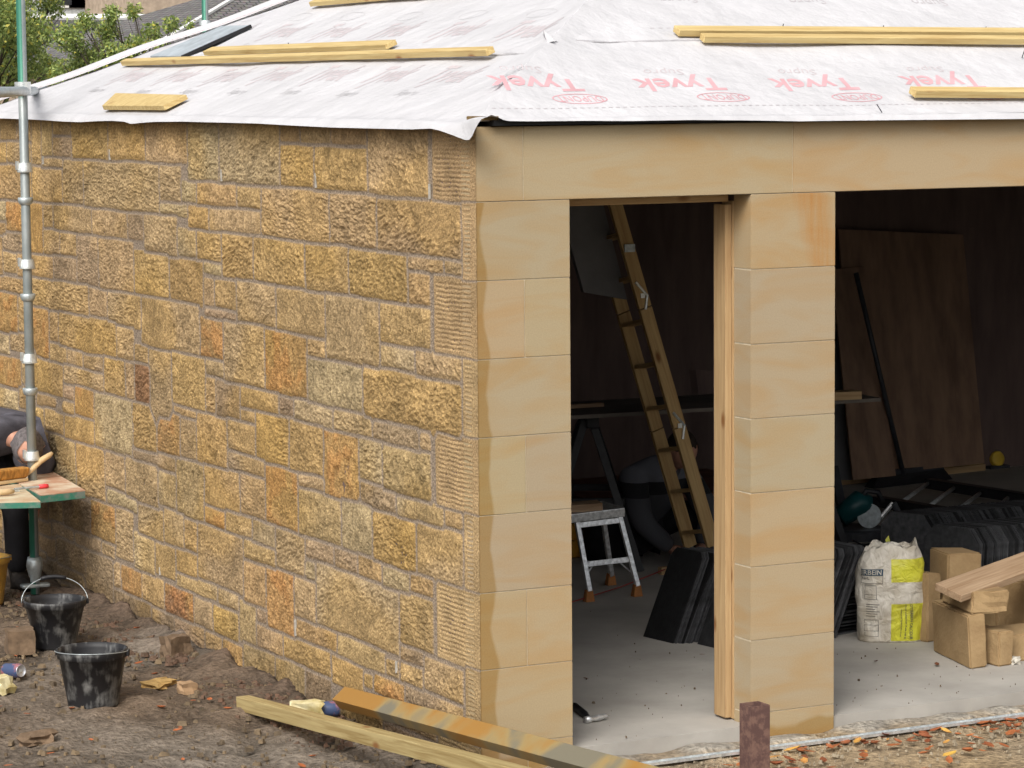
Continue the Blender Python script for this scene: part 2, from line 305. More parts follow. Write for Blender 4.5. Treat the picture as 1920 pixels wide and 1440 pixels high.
def build_rubble():
    st = []
    for s in STONES.replace('\n', '|').split('|'):
        a = s.split(); xl, xr, yt, yb = map(float, a[:4]); xm = (xl+xr)/2; ym = (yt+yb)/2
        u0 = PX(xr, ym)[1]; u1 = PX(xl, ym)[1]; z0 = PX(xm, yb)[2]; z1 = PX(xm, yt)[2]
        st.append([u0, u1, z0, z1, a[4]])
    long_u = [.37, .37, .355, .355, .34]
    for k in range(-1, 8):                                   # dressed quoins, alternately long and short
        lg = (k % 2 == 1) or k == -1
        st.append([-.2, (.368 if lg else .122), k*.3, (k+1)*.3 if k < 7 else 2.5, 'q'])
    # ordinary stones where the photo hides the wall (behind the man, the beam, off the frame)
    G = .05; nu, nz = int(6.4/G), int(2.9/G); occ = np.zeros((nu, nz), bool)
    for u0, u1, z0, z1, c in st:
        occ[max(0, int(u0/G)):max(0, int(math.ceil(u1/G))), max(0, int((z0+.4)/G)):max(0, int(math.ceil((z1+.4)/G)))] = 1
    rr = random.Random(5)
    for j in range(nz):
        for i in range(nu):
            if occ[i, j]: continue
            w = 1
            while w < rr.choice([4, 6, 8]) and i+w < nu and not occ[i+w, j]: w += 1
            h = 1
            while h < rr.choice([3, 4, 5]) and j+h < nz and not occ[i:i+w, j+h].any(): h += 1
            occ[i:i+w, j:j+h] = 1
            if w*h >= 5: st.append([i*G, (i+w)*G, j*G-.4, (j+h)*G-.4, rr.choice('ttygpw')])
    du, dz = .006, .0042
    U = np.arange(0, 6.24, du); Z = np.arange(-.3, 2.392, dz); n, m = len(U), len(Z)
    # wobbling joints
    wu = fft_noise(n, m, 9, 9, 0, 1)*.0022; wz = fft_noise(n, m, 9, 9, 0, 2)*.0018
    u_ = U[:, None]+wu; z_ = Z[None, :]+wz
    d1 = np.full((n, m), -9.); d2 = np.full((n, m), -9.); idx = np.zeros((n, m), int)
    for k, (u0, u1, z0, z1, c) in enumerate(st):
        i0, i1 = np.searchsorted(U, [u0-.08, u1+.08]); j0, j1 = np.searchsorted(Z, [z0-.08, z1+.08])
        if i0 >= i1 or j0 >= j1: continue
        su = u_[i0:i1, j0:j1]; sz = z_[i0:i1, j0:j1]
        d = np.minimum(np.minimum(su-u0, u1-su), np.minimum(sz-z0, z1-sz))
        a1 = d1[i0:i1, j0:j1]; a2 = d2[i0:i1, j0:j1]; ix = idx[i0:i1, j0:j1]
        better = d > a1
        a2[...] = np.where(better, a1, np.maximum(a2, d)); ix[...] = np.where(better, k, ix); a1[...] = np.where(better, d, a1)
    code = np.array([s[4] for s in st]); quoin = (code[idx] == 'q')
    sep = (d1-np.maximum(d2, -.03))*.5
    sep = np.minimum(sep, d1+.012)
    isq = quoin
    both = isq & (np.abs(u_) < .2)
    jw = np.where(isq, .0018, .0052)
    t = np.clip((sep-jw)/.006, 0, 1); t = t*t*(3-2*t)
    # dressing of each stone: pecked at its own angle
    fields = [fft_noise(n, m, sx, sy, ang, 10+q) for q, (sx, sy, ang) in enumerate([(.62, 1.15, .5), (.6, 1.2, -.5), (.75, .8, 0), (.55, 2.4, .15), (1.3, .6, .1), (.6, 1.5, .9)])]
    big = fft_noise(n, m, 12, 14, 0, 30); mid = fft_noise(n, m, 4, 5, 0, 31); fine = fft_noise(n, m, .6, .6, 0, 32); smoothf = fft_noise(n, m, 22, 26, 0, 33)
    rr = np.random.default_rng(3); ns = len(st)
    sel = rr.integers(0, 6, ns); sel[code == 'u'] = 3; sel[code == 'o'] = 3
    peck = np.choose(sel[idx], fields); amp = rr.uniform(.0019, .0034, ns); amp[code == 's'] = .001
    bulge = rr.uniform(.002, .006, ns)
    edge = np.clip((sep-.008)/.02, 0, 1)
    pk = np.clip(peck+.5*fine, -1.8, 1.8); pk = np.sign(pk)*np.abs(pk)**.8
    flat = np.clip((smoothf-.9)*1.2, 0, 1)                   # patches left sawn smooth
    h = t*(.0012+bulge[idx]*edge + amp[idx]*(.35+.65*edge)*pk*(1-.8*flat) + .0016*mid*edge)
    h += (1-t)*(-.0015+.0003*fine)
    # quoins: horizontal droved ridges inside a smooth margin
    zz = np.broadcast_to(Z[None, :], (n, m)); uu = np.broadcast_to(U[:, None], (n, m))
    rid = np.sin(2*math.pi*(zz+.0012*mid)/.0178); fr = np.sin(2*math.pi*zz/.0092)
    inr = np.clip((uu-.052)/.004, 0, 1)*np.clip((d1-.012)/.004, 0, 1)
    hq = -.0042*np.clip(-rid+.1+.25*fine, 0, 1)*inr - .0006*np.clip(fr, 0, 1)*(uu < .046)*(uu > .008)
    jq = (sep < .0022); hq = np.where(jq, -.002, hq)
    h = np.where(isq, hq*np.where(uu < .003, 0, 1), h)
    h = np.where(uu < .004, 0, h)
    # colour
    base = {'t': (168, 144, 106), 'y': (170, 142, 96), 'g': (170, 141, 88), 'G': (164, 136, 78), 'o': (172, 134, 78), 'R': (166, 132, 80), 'r': (140, 98, 66), 'w': (168, 151, 115), 'p': (150, 130, 104), 'P': (158, 142, 124), 'd': (122, 106, 84), 's': (170, 144, 98), 'u': (160, 140, 98), 'q': (176, 150, 108)}
    C0 = np.array([lin(base[c]) for c in code]); mean_ = np.array(lin((174, 145, 112))); C0 = C0*.70+mean_*.30; C0 = C0*.90*rr.uniform(.92, 1.08, (ns, 1))*rr.uniform(.985, 1.015, (ns, 3))
    col = C0[idx]
    alt = np.array(lin((172, 138, 76))); tint = np.clip(smoothf*.35, 0, .35)[..., None]*(~isq)[..., None]
    col = col*(1-tint)+alt*tint
    rustc = np.array(lin((146, 96, 50))); rk = np.isin(code, list('oRr'))[idx]
    tr = np.clip(mid*.3+big*.2-.05, 0, .4)[..., None]*rk[..., None]; col = col*(1-tr)+rustc*tr
    col *= (1+.10*np.clip(big, -2, 2)*.5+.08*mid)[..., None]
    # stone colour follows the peck relief: crests paler, hollows darker
    crest = np.clip(peck, -1.5, 2.0); col *= (1+.13*crest*edge*(~isq))[..., None]
    mort = np.array(lin((143, 128, 112)))*(1+.06*fine)[..., None]
    col = mort*(1-t[..., None])+col*t[..., None]
    # soil splashed up the foot of the wall
    foot = np.clip((.03+.05*big-(zz-(.0))+.05*(uu-3)*(uu > 3))/.16, 0, 1)[..., None]*.65
    soil = np.array(lin((92, 78, 62))); col = col*(1-foot)+soil*foot
    col = np.clip(col, .01, .8)
    P = np.stack([-h, uu, zz], -1)
    m_ = attr_mat('pecked sandstone rubble', rough=.88, bs=95, bump=.9, dist=.010, vr=(.68, 1.30))
    return grid_mesh('rubble_wall', P, m_, garage, col, smooth=True)
rubble = build_rubble(); rubble['label'] = 'squared rubble side wall of pecked golden sandstone with droved quoins'

for px, y0_, y1_ in ((204, 280, 300), (413, 318, 340), (590, 325, 352), (803, 345, 373), (79, 293, 308), (741, 1240, 1262), (552, 1162, 1192), (298, 1064, 1078)):
    a = PX(px, y1_, -.012); b_ = PX(px, y0_, -.012)
    MB().box((-.011, a[1]-.002, a[2]), (-.002, a[1]+.002, b_[2])).build('weep_vent', M['ventgrey'], garage)
# ashlar: sawn blocks with fine joints
def stain(m, n, tc, src):
    L = n.links.new
    sep = N(n, 'ShaderNodeSeparateXYZ'); L(tc.outputs['Object'], sep.inputs[0])
    no = N(n, 'ShaderNodeTexNoise', Scale=3.2, Detail=3.0); L(tc.outputs['Object'], no.inputs['Vector'])
    def math_(op, a, b):
        x = N(n, 'ShaderNodeMath', operation=op)
        for i, v in enumerate((a, b)):
            if isinstance(v, (int, float)): x.inputs[i].default_value = v
            else: L(v, x.inputs[i])
        return x.outputs[0]
    # damp band down the corner, wider towards the foot of each course
    fr = math_('FRACT', math_('DIVIDE', sep.outputs[2], .3), 0)
    wob = math_('MULTIPLY', math_('ABSOLUTE', math_('SUBTRACT', fr, .55), 0), .045)
    lim = math_('ADD', math_('ADD', math_('MULTIPLY', no.outputs['Fac'], .07), wob), math_('MULTIPLY', sep.outputs[2], -.022))
    lim = math_('ADD', lim, .034)
    d = math_('DIVIDE', math_('SUBTRACT', lim, sep.outputs[0]), .012)
    cl = N(n, 'ShaderNodeClamp'); L(d, cl.inputs[0])
    below = N(n, 'ShaderNodeMath', operation='LESS_THAN'); L(sep.outputs[2], below.inputs[0]); below.inputs[1].default_value = 2.098
    ff = N(n, 'ShaderNodeMath', operation='LESS_THAN'); L(sep.outputs[1], ff.inputs[0]); ff.inputs[1].default_value = .01
    k = math_('MULTIPLY', math_('MULTIPLY', cl.outputs[0], below.outputs[0]), ff.outputs[0])
    # rising damp at the foot
    z2 = math_('DIVIDE', math_('SUBTRACT', math_('ADD', math_('MULTIPLY', no.outputs['Fac'], .14), -.115), sep.outputs[2]), .02)
    c2 = N(n, 'ShaderNodeClamp'); L(z2, c2.inputs[0])
    kk = math_('MAXIMUM', k, c2.outputs[0])
    mx = N(n, 'ShaderNodeMix', data_type='RGBA', blend_type='MULTIPLY'); L(kk, mx.inputs['Factor']); L(src, mx.inputs['A']); mx.inputs['B'].default_value = (.80, .69, .48, 1)
    # soft iron veining
    mp = N(n, 'ShaderNodeMapping'); mp.inputs['Scale'].default_value = (1.4, 1.4, 5.5); mp.inputs['Rotation'].default_value = (0, .12, 0); L(tc.outputs['Object'], mp.inputs[0])
    nv = N(n, 'ShaderNodeTexNoise', Scale=1.6, Detail=6.0, Distortion=1.2); L(mp.outputs[0], nv.inputs['Vector'])
    cr = N(n, 'ShaderNodeValToRGB'); L(nv.outputs['Fac'], cr.inputs[0]); cr.color_ramp.elements[0].position = .42; cr.color_ramp.elements[0].color = (1, 1, 1, 1); cr.color_ramp.elements[1].position = .72; cr.color_ramp.elements[1].color = (1.0, .87, .70, 1)
    m2 = N(n, 'ShaderNodeMix', data_type='RGBA', blend_type='MULTIPLY'); m2.inputs['Factor'].default_value = 1.0; L(mx.outputs['Result'], m2.inputs['A']); L(cr.outputs[0], m2.inputs['B'])
    # iron streaks in the top block of the pillar
    def band(src, a, b_, w):
        x = N(n, 'ShaderNodeMapRange'); L(src, x.inputs[0]); x.inputs[1].default_value = a-w; x.inputs[2].default_value = a+w
        y = N(n, 'ShaderNodeMapRange'); L(src, y.inputs[0]); y.inputs[1].default_value = b_+w; y.inputs[2].default_value = b_-w
        return math_('MULTIPLY', x.outputs[0], y.outputs[0])
    xx_ = math_('ADD', sep.outputs[0], math_('MULTIPLY', sep.outputs[2], .28))
    ms = N(n, 'ShaderNodeMapping'); ms.inputs['Scale'].default_value = (60, 1, 5); ms.inputs['Rotation'].default_value = (0, -.27, 0); L(tc.outputs['Object'], ms.inputs[0])
    nz = N(n, 'ShaderNodeTexNoise', Scale=1.0, Detail=3.0); L(ms.outputs[0], nz.inputs['Vector'])
    k3 = math_('MULTIPLY', math_('MULTIPLY', band(xx_, 2.02, 2.16, .03), band(sep.outputs[2], 1.8, 2.1, .002)), math_('MULTIPLY', nz.outputs['Fac'], 1.5))
    c3 = N(n, 'ShaderNodeClamp'); L(k3, c3.inputs[0])
    m3 = N(n, 'ShaderNodeMix', data_type='RGBA', blend_type='MULTIPLY'); L(c3.outputs[0], m3.inputs['Factor']); L(m2.outputs['Result'], m3.inputs['A']); m3.inputs['B'].default_value = (1.0, .76, .52, 1)
    return m3.outputs['Result']
M['ashlar'] = attr_mat('sawn sandstone ashlar', rough=.8, bs=180, bump=.08, vr=(.93, 1.06), extra=stain)
M['pointing'] = mat('pale pointing mortar', lin((196, 184, 160)), rough=.9, var=.15, scale=30)
def ashlar(name, blocks, back, label=None, tone=None):
    """blocks: (x0,x1,y0,y1,z0,z1); back: the mortar core set 3 mm behind the faces"""
    b = MB(); cols = []
    rr = random.Random(len(blocks))
    bm = bmesh.new(); lay = bm.verts.layers.float_color.new('Col')
    for (x0, x1, y0, y1, z0, z1) in blocks:
        g = .0013
        t = bmesh.ops.create_cube(bm, size=1)
        c = lin(rr.choice([(173, 157, 129), (176, 158, 127), (171, 154, 129), (178, 158, 125), (174, 155, 128)])); c = tuple(q*.92*rr.uniform(.985, 1.015) for q in (lin(tone) if tone else c))
        for v in t['verts']:
            v.co = Vector(((x0+g if v.co.x < 0 else x1-g), (y0 if v.co.y < 0 else y1), (z0+g if v.co.z < 0 else z1-g)))
        es = list({e for v in t['verts'] for e in v.link_edges})
        r_ = bmesh.ops.bevel(bm, geom=es, offset=.0022, segments=2, affect='EDGES')
        for v in set(r_['verts']) | {v for v in t['verts'] if v.is_valid}: v[lay] = (*c, 1)
    me = bpy.data.meshes.new(name); bm.to_mesh(me); bm.free()
    o = link(name, me, M['ashlar'], garage)
    mb = MB()
    for q in back: mb.box(q[:3], q[3:])
    mb.build('pointing', M['pointing'], o)
    if label: o['label'] = label
    return o
XD0, XD1, XC1 = .4043, 1.2207, 1.624
XO = 4.75
bl = []
for k in range(7):
    z0, z1 = k*.3, k*.3+.3
    if k % 2 == 1: bl += [(0, .205, 0, .13, z0, z1), (.205, XD0, 0, .13, z0, z1)]
    else: bl += [(0, XD0, 0, .13, z0, z1)]
bl += [(0, .205, 0, .13, -.3, 0), (.205, XD0, 0, .13, -.3, 0)]
bl = [(a+(.0006 if a == 0 else 0), b, c, d, e, f) for a, b, c, d, e, f in bl]
ashlar('corner_pier', bl, [(.003, .003, -.3, XD0-.003, .127, 2.1)])
ashlar('pillar', [(XD1, XC1, 0, .13, k*.3, k*.3+.3) for k in range(-1, 7)], [(XD1+.003, .003, -.3, XC1-.003, .127, 2.1)])
for xa, xb in ((XO, XO+.4), (7.7, 8.3)): ashlar('far_pier', [(xa, xb, 0, .13, k*.3, k*.3+.3) for k in range(-1, 7)], [(xa+.003, .003, -.3, xb-.003, .127, 2.1)])
ashlar('lintel', [(.0006, .203, 0, .13, 2.1, 2.385), (.203, 1.418, 0, .13, 2.1, 2.385), (1.418, 3.0, 0, .13, 2.1, 2.385), (3.0, 5.2, 0, .13, 2.1, 2.385), (5.2, 8.3, 0, .13, 2.1, 2.385)], [(.003, .003, 2.103, 8.297, .127, 2.382)], tone=(180, 161, 129))
# iron streaks in the top block of the pillar
# inner leaf, side, back and ceiling
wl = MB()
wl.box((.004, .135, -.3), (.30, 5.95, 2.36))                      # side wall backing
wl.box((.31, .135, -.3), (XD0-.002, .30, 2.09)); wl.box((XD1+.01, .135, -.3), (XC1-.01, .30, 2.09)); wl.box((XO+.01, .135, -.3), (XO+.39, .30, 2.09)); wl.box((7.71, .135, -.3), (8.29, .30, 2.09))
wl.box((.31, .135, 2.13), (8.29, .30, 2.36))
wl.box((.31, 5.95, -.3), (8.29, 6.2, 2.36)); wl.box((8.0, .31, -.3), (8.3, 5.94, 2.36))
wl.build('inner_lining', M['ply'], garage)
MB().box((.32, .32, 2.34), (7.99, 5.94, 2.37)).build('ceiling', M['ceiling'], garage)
MB().box((.31, .012, -.3), (7.99, 5.94, FLOOR)).build('floor_slab', M['concrete'], garage)
# door frame: rebated timber posts and head
df = empty('door_frame'); df.parent = garage; df.location = (0, 0, -GROUND)
def dfbox(name, lo, hi, mt):
    L_ = hi[2]-lo[2]; horiz = (hi[0]-lo[0]) > L_
    if horiz: o = MB().box((0, 0, 0), (hi[0]-lo[0], hi[1]-lo[1], hi[2]-lo[2])).build(name, mt, df, bevel=.003, local=True); o.location = (lo[0], lo[1], lo[2])
    else:
        o = MB().box((0, 0, 0), (L_, hi[1]-lo[1], hi[0]-lo[0])).build(name, mt, df, bevel=.003, local=True)
        o.location = (lo[0], lo[1], lo[2]); o.rotation_euler = (0, 0, 0)
        o.matrix_basis = Matrix(((0, 0, 1, lo[0]), (0, 1, 0, lo[1]), (1, 0, 0, lo[2]), (0, 0, 0, 1)))
    return o
dfbox('jamb', (1.222, .132, -.045), (1.241, .222, 2.07), M['pine'])
dfbox('jamb_stop', (1.192, .146, -.04), (1.2205, .236, 2.055), M['pine'])
dfbox('head', (.36, .135, 2.068), (1.2, .235, 2.096), M['pine'])
dfbox('jamb', (.3, .135, -.04), (.40, .22, 2.066), M['pine'])

# ------------------------------------------------------------------ roof
TP = math.tan(R(23.6)); WD = 6.25; EV = 2.405
def und(x, y):      # slow ripples of the slack membrane
    return .0030*np.sin(x*4.1+y*2.3)+.0022*np.sin(y*6.7-x*3.1)+.0012*np.sin(x*17+y*9)+.0010*np.sin(x*29-y*5)
H0 = np.array([.05, .0, 2.437])
def left_z(x, y): return EV+TP*x
n_t, n_s = 260, 110
xs = np.linspace(0, 3.1, n_s)**1.0; tt = np.linspace(0, 1, n_t)
ripple = fft_noise(n_s, n_t, 2.2, 3.0, .3, 41)*.0008+fft_noise(n_s, n_t, 1.2, 9, 0, 42)*.0009
Xg = np.repeat(xs[:, None], n_t, 1); Yg = Xg+tt[None]*(WD-2*Xg)
lift = np.exp(-((Yg-Xg)/.12)**2)*.016*np.clip(Xg*3, 0, 1)
fdL = np.clip(np.abs(Yg-Xg)*5, 0, 1)
Zg = EV+TP*Xg+(und(Xg, Yg)*np.clip(Xg*4, 0, 1)+ripple)*fdL+lift
LEAVE = [(-120, 219), (0, 222), (60, 224), (120, 228), (150, 229), (185, 227), (210, 226.5), (232, 228), (246, 232.5), (262, 230.5), (290, 228.5), (340, 228), (400, 229.5), (480, 231.5), (560, 236), (620, 239), (700, 241), (770, 242.5), (808, 241), (825, 245), (850, 254), (868, 261), (878, 264), (884, 258), (892, 240), (898, 229), (903, 223), (908, 221), (914, 219)]
le = np.array([PX(px, py, -.075) for px, py in LEAVE]); o_ = np.argsort(le[:, 1]); le = le[o_]
ed_y = Yg[0]; ylo, yhi = le[0, 1], le[-1, 1]
yy = ylo+(ed_y-0)/(WD)*(WD+.07-ylo)
zz = np.interp(yy, le[:, 1], le[:, 2]); outx = np.full_like(yy, -.075)
corner = np.clip((.42-yy)/.3, 0, 1)
rows = []
for s in np.linspace(1, 0, 9)[:-1]:
    w = s**1.5
    rows.append(np.stack([outx*s-.012*np.sin(s*math.pi)*corner, ed_y*(1-s)+yy*s, Zg[0]*(1-w)+zz*w+.010*np.sin(s*math.pi)], -1))
Pl = np.concatenate([np.array(rows), np.stack([Xg, Yg, Zg], -1)], 0)
def membrane_mat(name, c):
    m = mat(name, c, rough=.75, var=.05, scale=3, bump=.7, bscale=7, bdist=.03, c2=tuple(x*.86 for x in c), stretch=(1, 1, 1), thresh=(.35, .75), detail=10)
    return m
M['membrane'] = membrane_mat('white breather membrane', (.57, .563, .58))
roofL = grid_mesh('side_roof_slope', Pl, M['membrane'], garage)
# front slope
FE = [(914, 219), (921, 215.5), (928, 217), (936, 221), (944, 225), (954, 227), (1000, 227.5), (1100, 226.5), (1180, 227), (1300, 225), (1420, 226), (1500, 227.5), (1560, 226.5), (1700, 225), (1920, 223), (2200, 221)]
fe = np.array([PY(px, py, -.06) for px, py in FE]); o_ = np.argsort(fe[:, 0]); fe = fe[o_]
ys = np.linspace(0, 3.1, 110); XE = 8.4
Yf = np.repeat(ys[:, None], 300, 1); tf = np.linspace(0, 1, 300)**1.25; Xf = Yf+tf[None]*(XE-2*Yf+.0)
rip = fft_noise(110, 300, 2.0, 4.0, -.3, 43)*.0008+fft_noise(110, 300, 1.0, 10, 0, 44)*.0009
Zf = EV+TP*Yf+(und(Yf*.7, Xf)*np.clip(Yf*4, 0, 1)+rip)*np.clip(np.abs(Xf-Yf)*5, 0, 1)+np.exp(-((Xf-Yf)/.12)**2)*.016*np.clip(Yf*3, 0, 1)
ex = Xf[0]; xx = fe[0, 0]+ex/XE*(XE+.05-fe[0, 0]); zf = np.interp(xx, fe[:, 0], fe[:, 2])
rows = []
for s in np.linspace(1, 0, 9)[:-1]:
    w = s**1.6
    rows.append(np.stack([ex*(1-s)+xx*s, -.06*s+0*ex, Zf[0]*(1-w)+zf*w+.012*np.sin(s*math.pi)], -1))
Pf = np.concatenate([np.array(rows), np.stack([Xf, Yf, Zf], -1)], 0)
roofF = grid_mesh('front_roof_slope', Pf[:, ::-1], M['membrane'], garage)
MB().add([(3.1, 3.1, EV+TP*3.1), (XE-3.1, 3.1, EV+TP*3.1), (XE, WD, EV), (-.0, WD, EV)], [(0, 1, 2, 3)]).add([(XE-3.1, 3.1, EV+TP*3.1), (XE, 0, EV), (XE, WD, EV)], [(0, 1, 2)]).build('back_roof_slope', M['membrane'], garage)
# hip roll of doubled membrane, standing lap lines, far hip edge
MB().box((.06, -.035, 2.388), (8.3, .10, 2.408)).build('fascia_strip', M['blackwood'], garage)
MB().box((.012, -.03, 2.4085), (.085, .10, 2.424)).build('wall_plate', M['plate'], garage, bevel=.004)
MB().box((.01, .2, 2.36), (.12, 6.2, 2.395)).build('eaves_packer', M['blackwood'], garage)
# upstanding far hip of the side slope
e = MB(); pts = []
for s in np.linspace(0, 1, 40): pts.append(np.array([3.1*s-.075*(1-s), (WD+.07)*(1-s)+3.1*s+.01, EV+TP*(3.1*s-.04*(1-s))+.012+.006*math.sin(31*s)]))
for i, q in enumerate(pts): e.v += [tuple(q+(0, -.05, -.006)), tuple(q+(-.02, .0, .017)), tuple(q+(.03, .05, .009))]
for i in range(39): e.f += [(3*i, 3*i+3, 3*i+4, 3*i+1), (3*i+1, 3*i+4, 3*i+5, 3*i+2)]
e.build('far_hip_fold', M['membrane'], garage, smooth=True)
dk = MB(); dk.tube([q+(-.012, -.03, -.006) for q in pts], .004, 6); dk.build('far_hip_batten', M['pinkprint'], garage)
# lap shadows: the overlapping sheet edge on both slopes is a real 3 mm lip
def slopeL(x, y, off=0.):
    return np.array([x-off*.4, y, EV+TP*x+off])
def slopeF(x, y, off=0.):
    return np.array([x, y-off*.4, EV+TP*y+off])
def on_left(px, py): return hit(px, py, (-TP, 0, 1), EV)
def on_front(px, py): return hit(px, py, (0, -TP, 1), EV)
def lap(name, fn, a0, a1, c, left):
    vs = []; fs = []
    K = 120
    for i in range(K+1):
        q = a0+(a1-a0)*i/K; w = .003*math.sin(q*9)+.0015*math.sin(q*31)
        for off, d in ((.002, 0), (.006+abs(w), .001), (.005, .12)):
            x, y = (c+w+d, q) if left else (q, c+w+d)
            z0 = float(und(x, y)) if left else float(und(y*.7, x))
            vs.append(fn(x, y, off+z0))
    for i in range(K): fs += [(3*i, 3*i+1, 3*i+4, 3*i+3), (3*i+1, 3*i+2, 3*i+5, 3*i+4)]
    return MB().add(vs, fs).build(name, M['membrane'], garage, smooth=False)
_l = on_left(960, 102)[0]; _f = on_front(1240, 78)[1]
lap('sheet_lap', slopeL, _l+.07, WD-_l-.4, _l, True)
lap('sheet_lap', slopeF, _f+.12, 7.0, _f, False)
# folded-back corner of the top sheet
a = on_left(1019, 72); b_ = on_left(1026, 86); c_ = on_left(1041, 82)
MB().add([a+(0, 0, .01), b_+(0, 0, .012), c_+(0, 0, .012), (a+b_)/2+(-.02, -.02, .05)], [(0, 1, 3), (1, 2, 3), (2, 0, 3)]).build('sheet_corner', M['membrane'], garage)
# lettering printed on the membrane
def text_mesh(s, size=1.0, shear=0, bold=0, ratio=1.0):
    cu = bpy.data.curves.new('t', 'FONT'); cu.body = s; cu.size = size; cu.shear = shear; cu.offset = bold; cu.align_x = 'LEFT'; cu.resolution_u = 2; cu.space_character = ratio
    ob = bpy.data.objects.new('t', cu); COL.objects.link(ob)
    dg = bpy.context.evaluated_depsgraph_get(); dg.update()
    me = bpy.data.meshes.new_from_object(ob.evaluated_get(dg)); bpy.data.objects.remove(ob)
    bm = bmesh.new(); bm.from_mesh(me); bmesh.ops.triangulate(bm, faces=bm.faces[:])
    w_ = max(v.co.x for v in bm.verts)-min(v.co.x for v in bm.verts)
    for _ in range(4):
        es = [e for e in bm.edges if e.calc_length() > .05*w_]
        if not es: break
        bmesh.ops.subdivide_edges(bm, edges=es, cuts=1); bmesh.ops.triangulate(bm, faces=[f for f in bm.faces if len(f.verts) > 3])
    bm.to_mesh(me); bm.free()
    vs = [np.array(v.co) for v in me.vertices]; fs = [tuple(p.vertices) for p in me.polygons]
    bpy.data.meshes.remove(me); return np.array(vs), fs
def print_on(mb, vs, fs, fn):
    mb.add([fn(v[0], v[1]) for v in vs], fs)
tv, tf_ = text_mesh('Tyvek', 1, .25, .018); tv[:, :2] /= np.ptp(tv[:, 0]); tvh = tv[:, 1].max()
sv_, sf_ = text_mesh('Supro', 1, .35, -.004); sv_[:, :2] /= np.ptp(sv_[:, 0])
dv, df_ = text_mesh('DUPONT', 1, 0, 0); dv[:, :2] /= np.ptp(dv[:, 0])
tv[:, 0] -= tv[:, 0].min(); sv_[:, 0] -= sv_[:, 0].min(); dv[:, 0] -= dv[:, 0].min()
capT = np.ptp(tv[:, 1]); tbase = 0
def ring(mb, fn, cx, cy, rx, ry, th, K=40):
    vs = []
    for i in range(K):
        t = 2*math.pi*i/K
        vs += [fn(cx+rx*math.cos(t), cy+ry*math.sin(t)), fn(cx+(rx-th)*math.cos(t), cy+(ry-th)*math.sin(t))]
    mb.add(vs, [(2*i, 2*((i+1) % K), 2*((i+1) % K)+1, 2*i+1) for i in range(K)])
def bil(G, i, j):
    i = min(max(i, 0), G.shape[0]-1.001); j = min(max(j, 0), G.shape[1]-1.001); i0, j0 = int(i), int(j); a_, b_ = i-i0, j-j0
    return (G[i0, j0]*(1-a_)*(1-b_)+G[i0+1, j0]*a_*(1-b_)+G[i0, j0+1]*(1-a_)*b_+G[i0+1, j0+1]*a_*b_)
def PL_(x, y):
    t = (y-x)/(WD-2*x); z = bil(Zg, max(x, 0)/3.1*(n_s-1), t*(n_t-1)); return np.array([x-.0004, y, z+.0010])
def PF_(x, y):
    t = max((x-y)/(XE-2*y), 0)**.8; z = bil(Zf, max(y, 0)/3.1*109, t*299); return np.array([x, y-.0004, z+.0010])
ta, ts, td, tg = MB(), MB(), MB(), MB()
x_last = None
for (pr_, pl_) in ((1100, 942), (1370, 1199), (1622, 1458), (1864, 1706), (2110, 1950)):
    A = on_front(pr_, 173); B = on_front(pl_, 150); wid = .40; x1 = A[0]; y0 = A[1]-.0
    hy = .40*.62/capT*.5
    # upside down: text x runs to -x, its y runs up... away from the ridge towards the eave
    ytop = on_front(1100, 174)[1]; ybase = on_front(1100, 149)[1]
    f = lambda u, v: PF_(x1-u*wid, ybase-(v/ .74)*(ybase-ytop)*1.0)
    sc = .72/ (tv[:, 1].max())
    vs = tv.copy(); vs[:, 1] *= sc
    if pr_ == 1100: vs = vs[:, :]; 
    ta.add([f(v[0], v[1]) for v in vs], tf_); ta.cut()
    yb = on_front(1050, 131)[1]; yt = on_front(1050, 142)[1]; ss = 1/sv_[:, 1].max()
    f2 = lambda u, v: PF_(x1-.10-u*.19, yb-(v*ss)*(yb-yt))
    tg.add([f2(v[0], v[1]) for v in sv_], sf_); tg.cut()
    yc = on_front(1090, 187)[1]; ry = abs(on_front(1090, 178)[1]-on_front(1090, 196)[1])/2; cx = x1-.066
    ring(td, PF_, cx, yc, .122, ry, .006)
    ss = 1/dv[:, 1].max()
    td.add([PF_(cx+.10-v[0]*.20, yc+ry*.55-v[1]*ss*ry*1.1) for v in dv], df_); td.cut()
ta.build_parts('printed_name', mat('red print seen square on', (.60, .35, .375), rough=.7, var=.1, bump=0), roofF)
tg.build_parts('printed_small_word', M['pinkprint'], roofF)
td.build_parts('printed_oval', mat('thin red oval print', (.60, .33, .36), rough=.7, var=.1, bump=0), roofF)
ds = MB()
yd = on_front(1300, 201)[1]
for i in range(95):
    x = .12+i*.032; ds.add([PF_(x, yd), PF_(x+.017, yd), PF_(x+.017, yd+.006), PF_(x, yd+.006)], [(0, 1, 2, 3)])
yd2 = on_front(1500, 53)[1]
for i in range(60):
    x = 1.25+i*.04; ds.add([PF_(x, yd2), PF_(x+.02, yd2), PF_(x+.02, yd2+.006), PF_(x, yd2+.006)], [(0, 1, 2, 3)])
ds.build('printed_dashes', M['greyprint'], roofF)
# upper strip on the front slope, only its small words reach the frame
tu = MB(); yb = on_front(1500, -4)[1]; yt = on_front(1500, 9)[1]
for px in (1313, 1552, 1778):
    x1 = on_front(px, 5)[0]; ss = 1/sv_[:, 1].max(); tu.add([PF_(x1-v[0]*.19, yb-(v[1]*ss)*(yb-yt)) for v in sv_], sf_); tu.cut()
tu.build_parts('printed_small_word', M['greyprint'], roofF)
